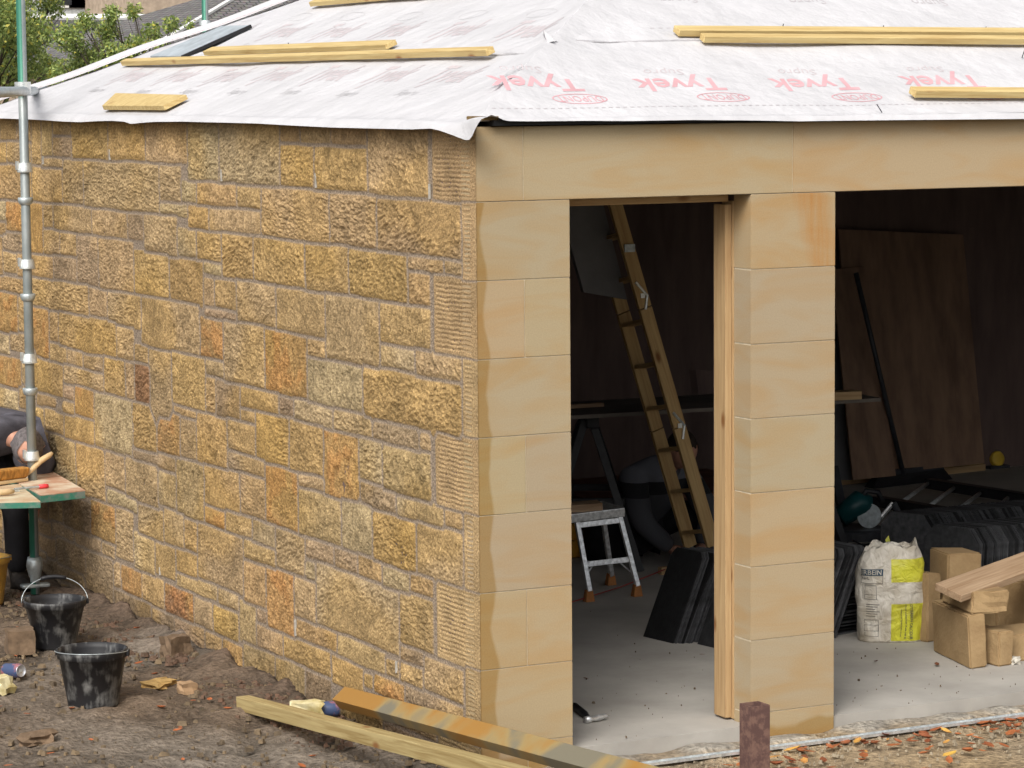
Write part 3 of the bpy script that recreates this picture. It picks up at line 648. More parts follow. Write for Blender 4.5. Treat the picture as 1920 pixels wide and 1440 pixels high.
# side slope: words run along the eave, tops towards the ridge
la, lg = MB(), MB()
for row, (pys, pyt), starts in ((0, (153, 128), (205, 290, 378, 468, 568, 674, 785, 905)), (1, (70, 45), (395, 485, 580, 685, 800, 925))):
    for px in starts:
        A = on_left(px, pys); x0 = A[0]; x1 = on_left(px+60, pyt)[0]; xh = .155
        if A[1] < x0+.45: continue
        sc = 1/tv[:, 1].max()
        la.add([PL_(x0+v[1]*sc*xh, A[1]-v[0]*.40) for v in tv], tf_); la.cut()
        lg.add([PL_(x0-.13+v[1]/sv_[:, 1].max()*.055, A[1]-.02-v[0]*.19) for v in sv_], sf_); lg.cut()
        ring(lg, PL_, x0+.235, A[1]-.0, .045, .12, .0035); lg.cut()
la.build_parts('printed_name', M['pinkprint'], roofL); lg.build_parts('printed_small_word', M['palegrey'], roofL)

# boards lying on the roof
def roof_board(pa, pb, w, t, left, up_extra=0, **k):
    fn = on_left if left else on_front
    a, b2 = fn(*pa), fn(*pb); nrm = np.array([-TP, 0, 1.]) if left else np.array([0, -TP, 1.]); nrm /= np.linalg.norm(nrm)
    d = (b2-a)/np.linalg.norm(b2-a); side = np.cross(nrm, d)
    if (side[0] if left else side[1]) < 0: side = -side
    off = nrm*(.016+up_extra)+side*(w/2)
    return board('roof_batten', a+off, b2+off, w, t, M['batten'], up=tuple(nrm), **k)
g = 'treated battens lying on the roof membrane'
roof_board((584, 18), (880, -6), .05, .025, True, label='treated batten on side roof slope, highest one cut by the photo edge', cat='batten', group=g)
roof_board((386, 111), (728, 101), .06, .024, True, up_extra=.004, label='shorter treated batten on side roof slope, upper of the touching pair', cat='batten', group=g)
roof_board((231, 129), (917, 112), .04, .028, True, label='long treated batten on side roof slope, lower of the touching pair', cat='batten', group=g)
roof_board((1271, 76), (2050, 79), .055, .028, False, up_extra=.002, label='long treated batten on front roof slope, upper of the touching pair', cat='batten', group=g)
roof_board((1318, 87), (2050, 91), .04, .028, False, label='long treated batten on front roof slope, lower of the touching pair', cat='batten', group=g)
roof_board((1713, 190), (2080, 192), .05, .03, False, label='single batten low on the front roof slope near the right edge', cat='batten', group=g)
# the short square board
A, B, C_, D = [on_left(*q) for q in ((197, 211), (312, 212), (355, 191), (222, 187))]
up = np.array([-TP, 0, 1.]); up /= np.linalg.norm(up)
o = MB().hexa([(x-A)+up*.014 for x in (A, B, C_, D)], [(x-A)+up*.038 for x in (A, B, C_, D)]).mesh('offcut', bevel=.002)
o = link('board_offcut', o, M['batten']); o.location = A; tag(o, 'short wide timber offcut lying low on side roof slope near scaffold pole', 'board')
A, B, C_, D = [on_left(*q) for q in ((285, 114), (343, 114), (472, 56), (420, 57))]
o = link('lead_sheet', MB().hexa([(x-A)+up*.014 for x in (A, B, C_, D)], [(x-A)+up*.028 for x in (A, B, C_, D)]).mesh('z', bevel=.002), M['zinc']); o.location = A
tag(o, 'pale grey sheet with black edge lying on side roof slope behind battens', 'sheet')
MB().hexa([(x)+up*.012 for x in (B, B+up*.001+(0, -.02, 0), C_+(0, -.02, 0), C_)], [(x)+up*.0295 for x in (B, B+(0, -.02, 0), C_+(0, -.02, 0), C_)]).build('dark_edge', M['blackwood'], o)
# long nails standing in the laths
nl = MB()
k = 0
for (px, py, dx, dy, lf) in ((468, 98, -8, -7, 1), (549, 98, -9, -13, 1), (630, 95, -3, -7, 1), (1466, 63, 3, -13, 0), (1653, 64, 4, -11, 0), (1845, 67, 4, -12, 0), (1916, 113, 5, -14, 0), (1654, 216, -10, -15, 0)):
    q = on_left(px, py) if lf else on_front(px, py); w_ = ray(px+dx, py+dy)-ray(px, py); dd = np.linalg.norm(q-CAM)
    o = MB().tube([q+(0, 0, .01), q+w_*dd+(0, 0, .012)], .0022, 6).build('nail', M['darkgrey'])
    tag(o, 'long thin wire nail standing in a batten on the roof', 'nail', 'wire nails on the roof')
#@@SECTION_GROUND
# ------------------------------------------------------------------ ground
def ground():
    xs = np.concatenate([[-400, -60, -12, -5], np.arange(-3, 4.5, .03), [5, 8, 12, 60, 400]]); ys = np.concatenate([[-400, -60, -12, -6], np.arange(-2.2, 7.0, .03), [8, 12, 60, 400]])
    n, m = len(xs), len(ys); Xq, Yq = np.meshgrid(xs, ys, indexing='ij')
    a = fft_noise(n, m, 2.2, 2.2, 0, 50); b = fft_noise(n, m, 6, 6, 0, 51); c = fft_noise(n, m, .8, .8, 0, 52); d = fft_noise(n, m, 1.1, 3.5, .2, 53)
    near = (np.abs(Xq) < 4.4) & (Yq > -2.1) & (Yq < 6.9)
    rough = np.where(Xq > .45, .35, 1.0)
    wallheap = np.exp(-np.clip(-Xq-.02, 0, 9)/.14)*np.clip((Yq-.9)/1.2, 0, 1)*.05
    Z = GROUND + np.where(near, (.0040*a+.0045*b+.0052*c+.002*d)*rough, 0) + np.where(Xq < .3, wallheap*(1+.4*a), 0)
    strip = (Xq > .2) & (Yq > -.12) & (Yq < .012)
    Z = np.where(strip, Z+.018+.006*a, Z)
    Z = np.where((Yq < -.25) & (Xq > .2), Z-.012, Z)
    inside = (Xq > .02) & (Yq > .035) & (Yq < 6.15) & (Xq < 9)
    Z = np.where(inside, -.28, Z)
    dirt = np.array(lin((80, 69, 58))); dirt2 = np.array(lin((102, 88, 74))); grey = np.array(lin((112, 104, 94))); sand = np.array(lin((150, 130, 100))); cem = np.array(lin((140, 134, 124)))
    t = np.clip(b*.4+.5, 0, 1)[..., None]; col = dirt*(1-t)+dirt2*t
    k = np.clip(-.1+fft_noise(n, m, 14, 14, 0, 54)*.7-(Yq-1.5)*.15, 0, .8)[..., None]; col = col*(1-k)+grey*k
    red = np.exp(-np.clip(-Xq, 0, 9)/.16)*np.clip(.5+.4*a, 0, 1)*.4; rc = np.array(lin((104, 84, 72))); col = col*(1-red[..., None])+rc*red[..., None]
    fr = np.clip((Xq+.25*Yq-.15+.06*b)/.25, 0, 1)[..., None]*(Yq < .3)[..., None]; fc = sand*(1-.5*t)+grey*.5*t; col = col*(1-fr)+fc*fr
    st = (strip*np.clip(.6+.5*a, 0, 1))[..., None]; col = col*(1-st)+cem*st
    col = col*(1+.12*c+.08*a)[..., None]; col = np.clip(col*1.15, .02, .6)
    far_ = (~near)[..., None]; col = np.where(far_, np.array(lin((98, 92, 78))), col)
    m_ = attr_mat('site soil', rough=.92, bs=42, bump=1.0, dist=.02, vr=(.62, 1.35))
    o = grid_mesh('ground', np.stack([Xq, Yq, Z], -1), m_, None, col); tag(o, kind='structure'); return o
ground()
def gz(x, y): return GROUND

# debris: grit, chippings and dead leaves are beyond counting
def scatter_stones(name, n, region, sz, mt, seed):
    rr = random.Random(seed); b = MB(); k = 0
    while k < n:
        x, y = region(rr)
        if x is None: continue
        r_ = sz[0]+(sz[1]-sz[0])*rr.random()**3; bm = []
        z = GROUND+rr.uniform(0, .01); th = rr.random()*6.28; c, s_ = math.cos(th), math.sin(th)
        vs = []
        for i in range(5):
            t = i*1.2566+rr.uniform(-.35, .35); q = r_*rr.uniform(.7, 1.2); px, py = q*math.cos(t), q*math.sin(t)*.7
            vs.append((x+px*c-py*s_, y+px*s_+py*c, z-.005))
        top = [(v[0]*.75+x*.25+rr.uniform(-.1, .1)*r_, v[1]*.75+y*.25, z+r_*rr.uniform(.25, .7)) for v in vs]
        b.add(vs+top, [(5, 6, 7, 8, 9)]+[(i, (i+1) % 5, 5+(i+1) % 5, 5+i) for i in range(5)]); k += 1
    return b.build(name, mt)
def reg_left(rr):
    x = -rr.random()**1.6*1.9-.03; y = rr.uniform(-.3, 6); return (x, y)
def reg_wall(rr): return (-abs(rr.gauss(0, .16))-.02, rr.uniform(.7, 5.2))
def reg_front(rr): return (rr.uniform(.1, 3.4), -abs(rr.gauss(0, .3))-.02)
tag(scatter_stones('gravel', 3200, reg_left, (.002, .024), mat('earthy grit', lin((76, 66, 54)), rough=.95, c2=lin((132, 114, 90)), scale=9, bump=.3), 1), 'loose grit and small stone chips strewn over the bare soil', 'gravel', kind='stuff')
tag(scatter_stones('rubble_chips', 1500, reg_wall, (.004, .028), mat('red brown rubble', lin((112, 86, 70)), rough=.95, c2=lin((84, 70, 58)), scale=12, bump=.3), 2), 'reddish brown rubble crumbs along the foot of the rubble wall', 'rubble', kind='stuff')
tag(scatter_stones('mortar_crumbs', 1500, reg_front, (.003, .013), mat('pale mortar crumbs', lin((170, 158, 136)), rough=.95, c2=lin((128, 116, 98)), scale=12, bump=.3), 3), 'pale mortar crumbs and grit in front of the openings', 'gravel', kind='stuff')
def leaves(name, n, region, seed, mt, sz=(.010, .038)):
    rr = random.Random(seed); b = MB()
    for _ in range(n):
        x, y, z = region(rr); L_ = rr.uniform(*sz); w = L_*rr.uniform(.35, .6); th = rr.random()*6.28; tl = rr.uniform(-.5, .5); cu = rr.uniform(.1, .6)
        c, s_ = math.cos(th), math.sin(th); vs = []
        for (a, bb, h) in ((-L_, 0, cu*w), (-.4*L_, -w, cu*w*.9), (-.4*L_, 0, 0), (-.4*L_, w, cu*w*1.3), (.4*L_, -w*.9, cu*w*1.2), (.4*L_, 0, .1*w), (.4*L_, w*.9, cu*w), (L_, 0, cu*w*1.5)):
            vs.append((x+a*c-bb*s_, y+a*s_+bb*c, z+.006+h+a*tl*.5+abs(tl)*L_*.5))
        b.add(vs, [(0, 1, 2), (0, 2, 3), (1, 4, 5, 2), (2, 5, 6, 3), (4, 7, 5), (5, 7, 6)])
    return b.build(name, mt)
def lf_mat(name, c, c2): return mat(name, lin(c), rough=.6, c2=lin(c2), scale=3.5, bump=.2, thresh=(.4, .6))
def lr_front(rr):
    while 1:
        x = rr.uniform(.6, 3.2); y = -.17-abs(rr.gauss(0, .26))
        if rr.random() < .25+.3*(x-.6): return (x, y, GROUND)
def lr_left(rr): return (rr.uniform(-1.7, -.08), rr.uniform(.2, 4.6), GROUND+.004)
tag(leaves('fallen_leaves', 185, lr_front, 4, lf_mat('dead orange leaves', (170, 104, 62), (126, 72, 46))), 'dead orange and brown leaves lying along the steel track in front', 'leaves', kind='stuff')
tag(leaves('fallen_leaves', 22, lr_front, 9, lf_mat('yellow leaves', (204, 164, 76), (186, 136, 76))), 'paler yellow leaves among the brown ones by the track', 'leaves', kind='stuff')
tag(leaves('fallen_leaves', 48, lr_left, 6, lf_mat('orange scraps', (172, 100, 60), (136, 78, 48)), (.010, .026)), 'few small orange leaf scraps on the dark soil beside the wall', 'leaves', kind='stuff')
def reg_slab(rr):
    x, y = rr.uniform(.45, 4.4), .03+abs(rr.gauss(0, .9))
    return (x, y) if y < 5 and not (XD1-.05 < x < XC1+.05 and y < .3) else (None, None)
G0_ = GROUND; GROUND = FLOOR
tag(scatter_stones('floor_crumbs', 210, reg_slab, (.0015, .0085), mat('dark floor crumbs', lin((70, 60, 50)), rough=.95, c2=lin((120, 106, 88)), scale=9, bump=.3), 5), 'dark crumbs and mortar bits scattered over the concrete floor', 'debris', kind='stuff')
GROUND = G0_
def lr_slab(rr): return (rr.uniform(.6, 3.6), rr.uniform(.1, 1.6), FLOOR)
tag(leaves('fallen_leaves', 9, lr_slab, 12, lf_mat('brown leaves indoors', (120, 76, 52), (90, 56, 40)), (.015, .03)), 'few brown leaves blown onto the concrete floor', 'leaves', kind='stuff')
# single things lying about on the ground -------------------------------------------------
def rock(name, p, size, mt, seed, label, cat, rot=0, group=None, squash=.6, rough=.1):
    rr = random.Random(seed); bm = bmesh.new(); bmesh.ops.create_cube(bm, size=1)
    bmesh.ops.subdivide_edges(bm, edges=bm.edges, cuts=2, use_grid_fill=True)
    for v in bm.verts: v.co = Vector([v.co[i]*(1+rr.uniform(-rough, rough))+rr.uniform(-rough, rough)*.4 for i in range(3)])
    for v in bm.verts: v.co = Vector((v.co.x*size[0], v.co.y*size[1], (v.co.z+.5)*size[2]))
    me = bpy.data.meshes.new(name); bm.to_mesh(me); bm.free()
    o = link(name, me, mt); o.location = p; o.rotation_euler = (0, 0, rot); return tag(o, label, cat, group)
q = PZ(45, 1228, GROUND)+(0, .05, 0)
rock('brick_block', (q[0], q[1], GROUND), (.13, .11, .115), M['brick'], 1, 'square brown block beside the further black bucket', 'block', rot=-.2, rough=.05)
q = PZ(335, 1232, GROUND)+(0, .04, 0)
rock('brick_block', (q[0], q[1], GROUND-.01), (.12, .08, .10), M['brick'], 4, 'broken brown block leaning in the soil near the wall', 'block', rot=.3, rough=.13)
q = PZ(300, 1288, GROUND); rock('stone_chip', (q[0], q[1], GROUND), (.12, .09, .03), mat('yellow chip', lin((178, 146, 92)), rough=.9), 6, 'flat yellow stone chip between bucket and timber', 'stone', rot=.5, rough=.25)
q = PZ(350, 1300, GROUND); rock('stone_chip', (q[0], q[1], GROUND), (.07, .06, .05), mat('pale chip', lin((170, 140, 108)), rough=.9), 8, 'small squarish pale stone chip right of the flat yellow one', 'stone', rot=.2, rough=.12)
q = PZ(210, 1385, GROUND)
rock('stone_chip', (PZ(70, 1395, GROUND)[0], PZ(70, 1395, GROUND)[1], GROUND), (.13, .08, .045), M['brick'], 12, 'rough brown clod in the bottom left corner', 'stone', rot=.1, rough=.3)
M['lump'] = mat('stained foam lump', lin((222, 214, 176)), rough=.8, c2=lin((170, 150, 88)), scale=14, bump=.4)
q = PZ(578, 1342, GROUND+.02); rock('foam_lump', (q[0], q[1], GROUND+.02), (.13, .08, .06), M['lump'], 14, 'pale yellow stained foam lump behind the timber end', 'rubbish', rot=-.5, rough=.16)
q = PZ(4, 1300, GROUND); rock('foam_lump', (q[0], q[1], GROUND), (.08, .07, .075), M['lump'], 17, 'small pale lump at the left edge next to the can', 'rubbish', rot=.4, rough=.2)
def can(p, d, label):
    Mx, L_ = frame(p, np.array(p)+np.array(d)); rot = Mx @ Matrix.Rotation(R(90), 4, 'Y')
    root = empty('drinks_can', p, label, 'can')
    root.matrix_basis = rot
    MB().lathe([(0, 0), (.024, 0), (.031, .008), (.033, .014), (.033, .102), (.028, .114)], n=24).build('can_body', M['canblue'], root, smooth=True, local=True)
    MB().lathe([(.028, .114), (.026, .117), (.0255, .113), (0, .113)], n=24).build('can_lid', M['can'], root, smooth=True, local=True)
    MB().box((-.006, -.012, .1135), (.006, .004, .115)).build('ring_pull', M['galvbright'], root, local=True)
q = PZ(24, 1262, GROUND+.033); can((q[0]-.015, q[1]+.07, GROUND+.035), (.045, -.11, .012), 'crushed blue drinks can lying near the left edge')
q = PZ(612, 1335, GROUND+.033); can((q[0]-.05, q[1]+.03, GROUND+.045), (.11, -.05, .0), 'blue drinks can lying beside the foam lump')

# buckets
def bucket(name, p, r0, r1, h, mt, label, bail_up, rot=0, group=None):
    root = empty(name, p, label, 'bucket', group); root.rotation_euler = (0, 0, rot)
    prof = [(0, .004), (r0-.006, .004), (r0, 0), (r0+(r1-r0)*.02, .01), (r1*.985-.002, h*.86), (r1+.004, h*.865), (r1+.004, h*.93), (r1+.006, h*.95), (r1+.006, h*.995), (r1+.002, h), (r1-.002, h), (r1-.005, h*.9), (r0-.002, .012), (0, .012)]
    MB().lathe(prof, n=48).build('bucket_body', mt, root, smooth=True, local=True)
    fill = .03
    MB().lathe([(0, .05), (r0*1.02, .047)], n=32).build('mortar_residue', M['mortarres'], root, local=True)
    for s in (-1, 1): MB().box((s*(r1+.003)-.008, -.016, h*.88), (s*(r1+.012)+.004, .016, h*.99)).build('handle_lug', mt, root, bevel=.003, local=True)
    pts = []
    for i in range(25):
        t = math.pi*i/24; x = (r1+.012)*math.cos(t); k = (r1+.012)*math.sin(t)
        if bail_up: pts.append((x, .35*k, h*.95+k*.70))
        else: pts.append((x, -k*1.0, h*.95+.012*math.sin(t)+.004))
    MB().tube(pts, .0018, 8).build('bail', M['galv'], root, smooth=True, local=True)
    if bail_up: MB().tube([(x, y, z) for x, y, z in pts[9:16]], .010, 10).build('hand_grip', M['blackplastic'], root, smooth=True, local=True)
    return root
def splash_mat(name, base, lime):
    m, n, b = mat_base(name); L = n.links.new
    tc = N(n, 'ShaderNodeTexCoord'); mp = N(n, 'ShaderNodeMapping'); mp.inputs['Scale'].default_value = (22, 22, 2.2); L(tc.outputs['Object'], mp.inputs[0])
    a = N(n, 'ShaderNodeTexNoise', Scale=1.2, Detail=8.0, Roughness=.65); L(mp.outputs[0], a.inputs['Vector'])
    c = N(n, 'ShaderNodeTexNoise', Scale=16.0, Detail=5.0); L(tc.outputs['Object'], c.inputs['Vector'])
    ad = N(n, 'ShaderNodeMath', operation='MULTIPLY'); L(a.outputs['Fac'], ad.inputs[0]); L(c.outputs['Fac'], ad.inputs[1])
    r = N(n, 'ShaderNodeValToRGB'); L(ad.outputs[0], r.inputs[0]); r.color_ramp.elements[0].position = .25; r.color_ramp.elements[0].color = (*base, 1); r.color_ramp.elements[1].position = .46; r.color_ramp.elements[1].color = (*lime, 1)
    L(r.outputs[0], b.inputs['Base Color']); b.inputs['Roughness'].default_value = .55
    return m
M['bucketmat'] = splash_mat('black rubber bucket with lime splashes', (.012, .012, .014), (.26, .26, .25))
M['mortarres'] = mat('dried mortar', (.10, .095, .07), rough=.95, var=.5, scale=20)
q = PZ(103, 1221, GROUND); bucket('bucket', (q[0]+.035, q[1]+.09, GROUND+.0), .092, .145, .235, M['bucketmat'], 'further black bucket with a raised wire handle by the pole foot', True, rot=-.25)
q = PZ(173, 1331, GROUND); bucket('bucket', (q[0]+.04, q[1]+.10, GROUND-.002), .108, .148, .25, M['bucketmat'], 'nearer black bucket with its wire handle down', False, rot=-.55)
q = PZ(0, 1137, GROUND); bucket('bucket', (q[0]-.045, q[1]+.10, GROUND+.002), .09, .125, .25, M['yellowbucket'], 'yellow bucket cut by the left edge below the workbench', False)

# timber and steel angle leaning across the corner --------------------------------------------------
tA = np.array([-.335, 1.60, GROUND+.005]); tB = PY(1010, 1480, -1.15); 
dirv = tB-tA
board('timber_length', tA, tA+dirv*1.5, .062, .06, M['timber'], label='thick squared timber slanting past the corner foot, below the steel', cat='timber', bevel=.004)
qb = tA+dirv*.98; hb = qb[2]-GROUND-.004
o = MB().box((-.16, -.05, 0), (.55, .05, hb)).build('timber_bearer', M['timber'], bevel=.003); o.location = (qb[0], qb[1], GROUND); tag(o, 'upright timber bearer under the raised end of the slanting timber', 'timber')
# steel: an L section, ridge towards the viewer
P0 = PX(624, 1306, -.11); P1 = PY(1150, 1447, -1.55); ax = (P1-P0)/np.linalg.norm(P1-P0); view = (P0-CAM)/np.linalg.norm(P0-CAM)
sd = np.cross(ax, view); sd /= np.linalg.norm(sd); sd = sd if sd[2] > 0 else -sd
bk = -np.cross(ax, sd); bk = bk if bk@view > 0 else -bk
a_up = (sd*.86+bk*.52); a_dn = (-sd*.55+bk*.84)
th = .007; Lb = 4.6
def prism(poly, p, axv, L_):
    n_ = len(poly); a = [p+q for q in poly]; b2 = [p+q+axv*L_ for q in poly]
    return a+b2, [tuple(range(n_))[::-1], tuple(range(n_, 2*n_))]+[(i, (i+1) % n_, n_+(i+1) % n_, n_+i) for i in range(n_)]
L1, L2 = .076, .052
poly = [np.zeros(3), a_up*L1, a_up*L1+a_dn*th, a_up*th+a_dn*th, a_dn*L2+a_up*th, a_dn*L2]
o = MB().add(*prism(poly, -sd*.012, ax, Lb)).mesh('angle', bevel=.0015)
def angle_mat():
    m, n, b = mat_base('chipped yellow paint over grey steel'); L = n.links.new
    tc = N(n, 'ShaderNodeTexCoord'); a = N(n, 'ShaderNodeTexNoise', Scale=2.4, Detail=7.0, Distortion=.3); L(tc.outputs['Object'], a.inputs['Vector'])
    sx = N(n, 'ShaderNodeSeparateXYZ'); L(tc.outputs['Object'], sx.inputs[0])
    mr = N(n, 'ShaderNodeMapRange'); L(sx.outputs[1], mr.inputs[0]); mr.inputs[1].default_value = -.55; mr.inputs[2].default_value = 0; mr.inputs[3].default_value = 0; mr.inputs[4].default_value = .24
    ad = N(n, 'ShaderNodeMath', operation='ADD'); L(a.outputs['Fac'], ad.inputs[0]); L(mr.outputs[0], ad.inputs[1])
    r = N(n, 'ShaderNodeValToRGB'); L(ad.outputs[0], r.inputs[0]); e = r.color_ramp.elements
    e[0].position = .44; e[0].color = (*lin((118, 112, 94)), 1); e[1].position = .60; e[1].color = (*lin((156, 114, 50)), 1)
    k = e.new(.52); k.color = (*lin((152, 130, 84)), 1)
    L(r.outputs[0], b.inputs['Base Color']); b.inputs['Roughness'].default_value = .5; return m
o = link('steel_angle', o, angle_mat()); o.location = P0; tag(o, 'long steel angle with chipped yellow and grey paint across the corner foot', 'steel section')
# rusty hollow post
root = empty('rusty_post', (.613, -1.0, GROUND), 'rusty square hollow steel post standing in the foreground', 'post')
w = .04; ph = .293-GROUND; b = MB()
for lo, hi in (((-w, -w, -.3), (w, -w+.006, ph)), ((-w, w-.006, -.3), (w, w, ph)), ((-w, -w+.006, -.3), (-w+.006, w-.006, ph)), ((w-.006, -w+.006, -.3), (w, w-.006, ph))): b.box(lo, hi)
me = b.mesh('post'); o = link('post_tube', me, M['rust'], root, local=True)
o.data.materials.append(M['rust'])
MB().box((-w+.007, -w+.007, -.2), (w-.007, w-.007, -.15)).build('ground_plug', M['brick'], root, local=True)
# steel door track let into the ground
root = empty('door_track', (.3, -.165, GROUND+.006), 'galvanised steel door track running along the ground in front', 'track')
b = MB(); b.box((.0, -.018, .006), (5.5, .018, .010)); b.build('track_base', M['galv'], root, local=True)
for s in (-1, 1): MB().box((0, s*.018-.002, .006), (5.5, s*.018+.002, .017)).build('track_lip', M['alu'], root, local=True)
#@@SECTION_OBJECTS
# ------------------------------------------------------------------ inside: slates
def slate_mesh(w, h, t, ch):
    o_ = [(-w/2, 0), (w/2, 0), (w/2, h-ch), (w/2-ch*.8, h), (-w/2+ch*.8, h), (-w/2, h-ch)]
    vs = [(0, x, z) for x, z in o_]+[(t, x, z) for x, z in o_]
    n_ = 6
    return MB().add(vs, [tuple(range(n_)), tuple(range(n_, 2*n_))[::-1]]+[(i, n_+i, n_+(i+1) % n_, (i+1) % n_) for i in range(n_)]).mesh('slate')
def slate_row(n, p0, step, w, h, lean, yaw, ch, label, group, seed, skip=()):
    me = slate_mesh(w, h, .0065, ch); me.materials.append(M['slate']); rr = random.Random(seed)
    for i in range(n):
        if i in skip: continue
        o = bpy.data.objects.new('slate', me); COL.objects.link(o)
        p = np.array(p0)+np.array(step)*i
        o.location = (p[0]+rr.uniform(-.002, .002), p[1]+rr.uniform(-.012, .012), p[2])
        o.rotation_euler = (rr.uniform(-.012, .012), lean+rr.uniform(-.02, .02), yaw+rr.uniform(-.035, .035))
        tag(o, label, 'slate', group)
lab = 'dark slate standing on edge in the row leaning right beside the door opening'
slate_row(14, (1.83, 1.78, FLOOR), (.0125, -.004, 0), .22, .45, R(25), R(9), .03, lab, 'slates leaning beside the door opening', 1)
lab = 'dark slate leaning in the nearer small row beside the door post'
slate_row(13, (1.955, 1.50, FLOOR), (.0125, -.003, 0), .22, .44, R(24), R(10), .03, lab, 'nearer slates leaning beside the door post', 11)
lab = 'dark slate standing on edge in the row between pillar and lime bag'
slate_row(15, (2.30, 1.60, FLOOR), (.0165, .001, 0), .42, .46, R(25), R(8), .03, lab, 'slates leaning between pillar and bag', 2)
for i in range(14):
    o = link('slate', MB().box((-.16, -.11, 0), (.16, .11, .0065)).mesh('slate'), M['slate']); o.location = (2.76+random.uniform(-.012, .012), 1.62+random.uniform(-.01, .01), FLOOR+i*.0165); o.rotation_euler = (0, 0, .2+random.uniform(-.08, .08)); tag(o, 'slate lying flat in the low pile left of the lime bag', 'slate', 'slates lying flat beside the bag')
lab = 'shouldered slate in the upright row furthest back behind the lime bag'
slate_row(62, (4.02, 2.92, FLOOR), (.0145, .0, 0), .33, .29, R(3), R(20), .075, lab, 'shouldered slates in the back row', 3)
lab = 'shouldered slate in the upright row just behind the sandstone blocks'
slate_row(40, (3.72, 2.12, FLOOR), (.0135, .0, 0), .34, .345, R(4), R(18), .075, lab, 'shouldered slates in the middle row', 4)
lab = 'shouldered slate in the upright row cut by the right photo edge'
slate_row(28, (4.34, 2.12, FLOOR), (.0145, .0, 0), .34, .35, R(2), R(16), .075, lab, 'shouldered slates at the right edge', 5)

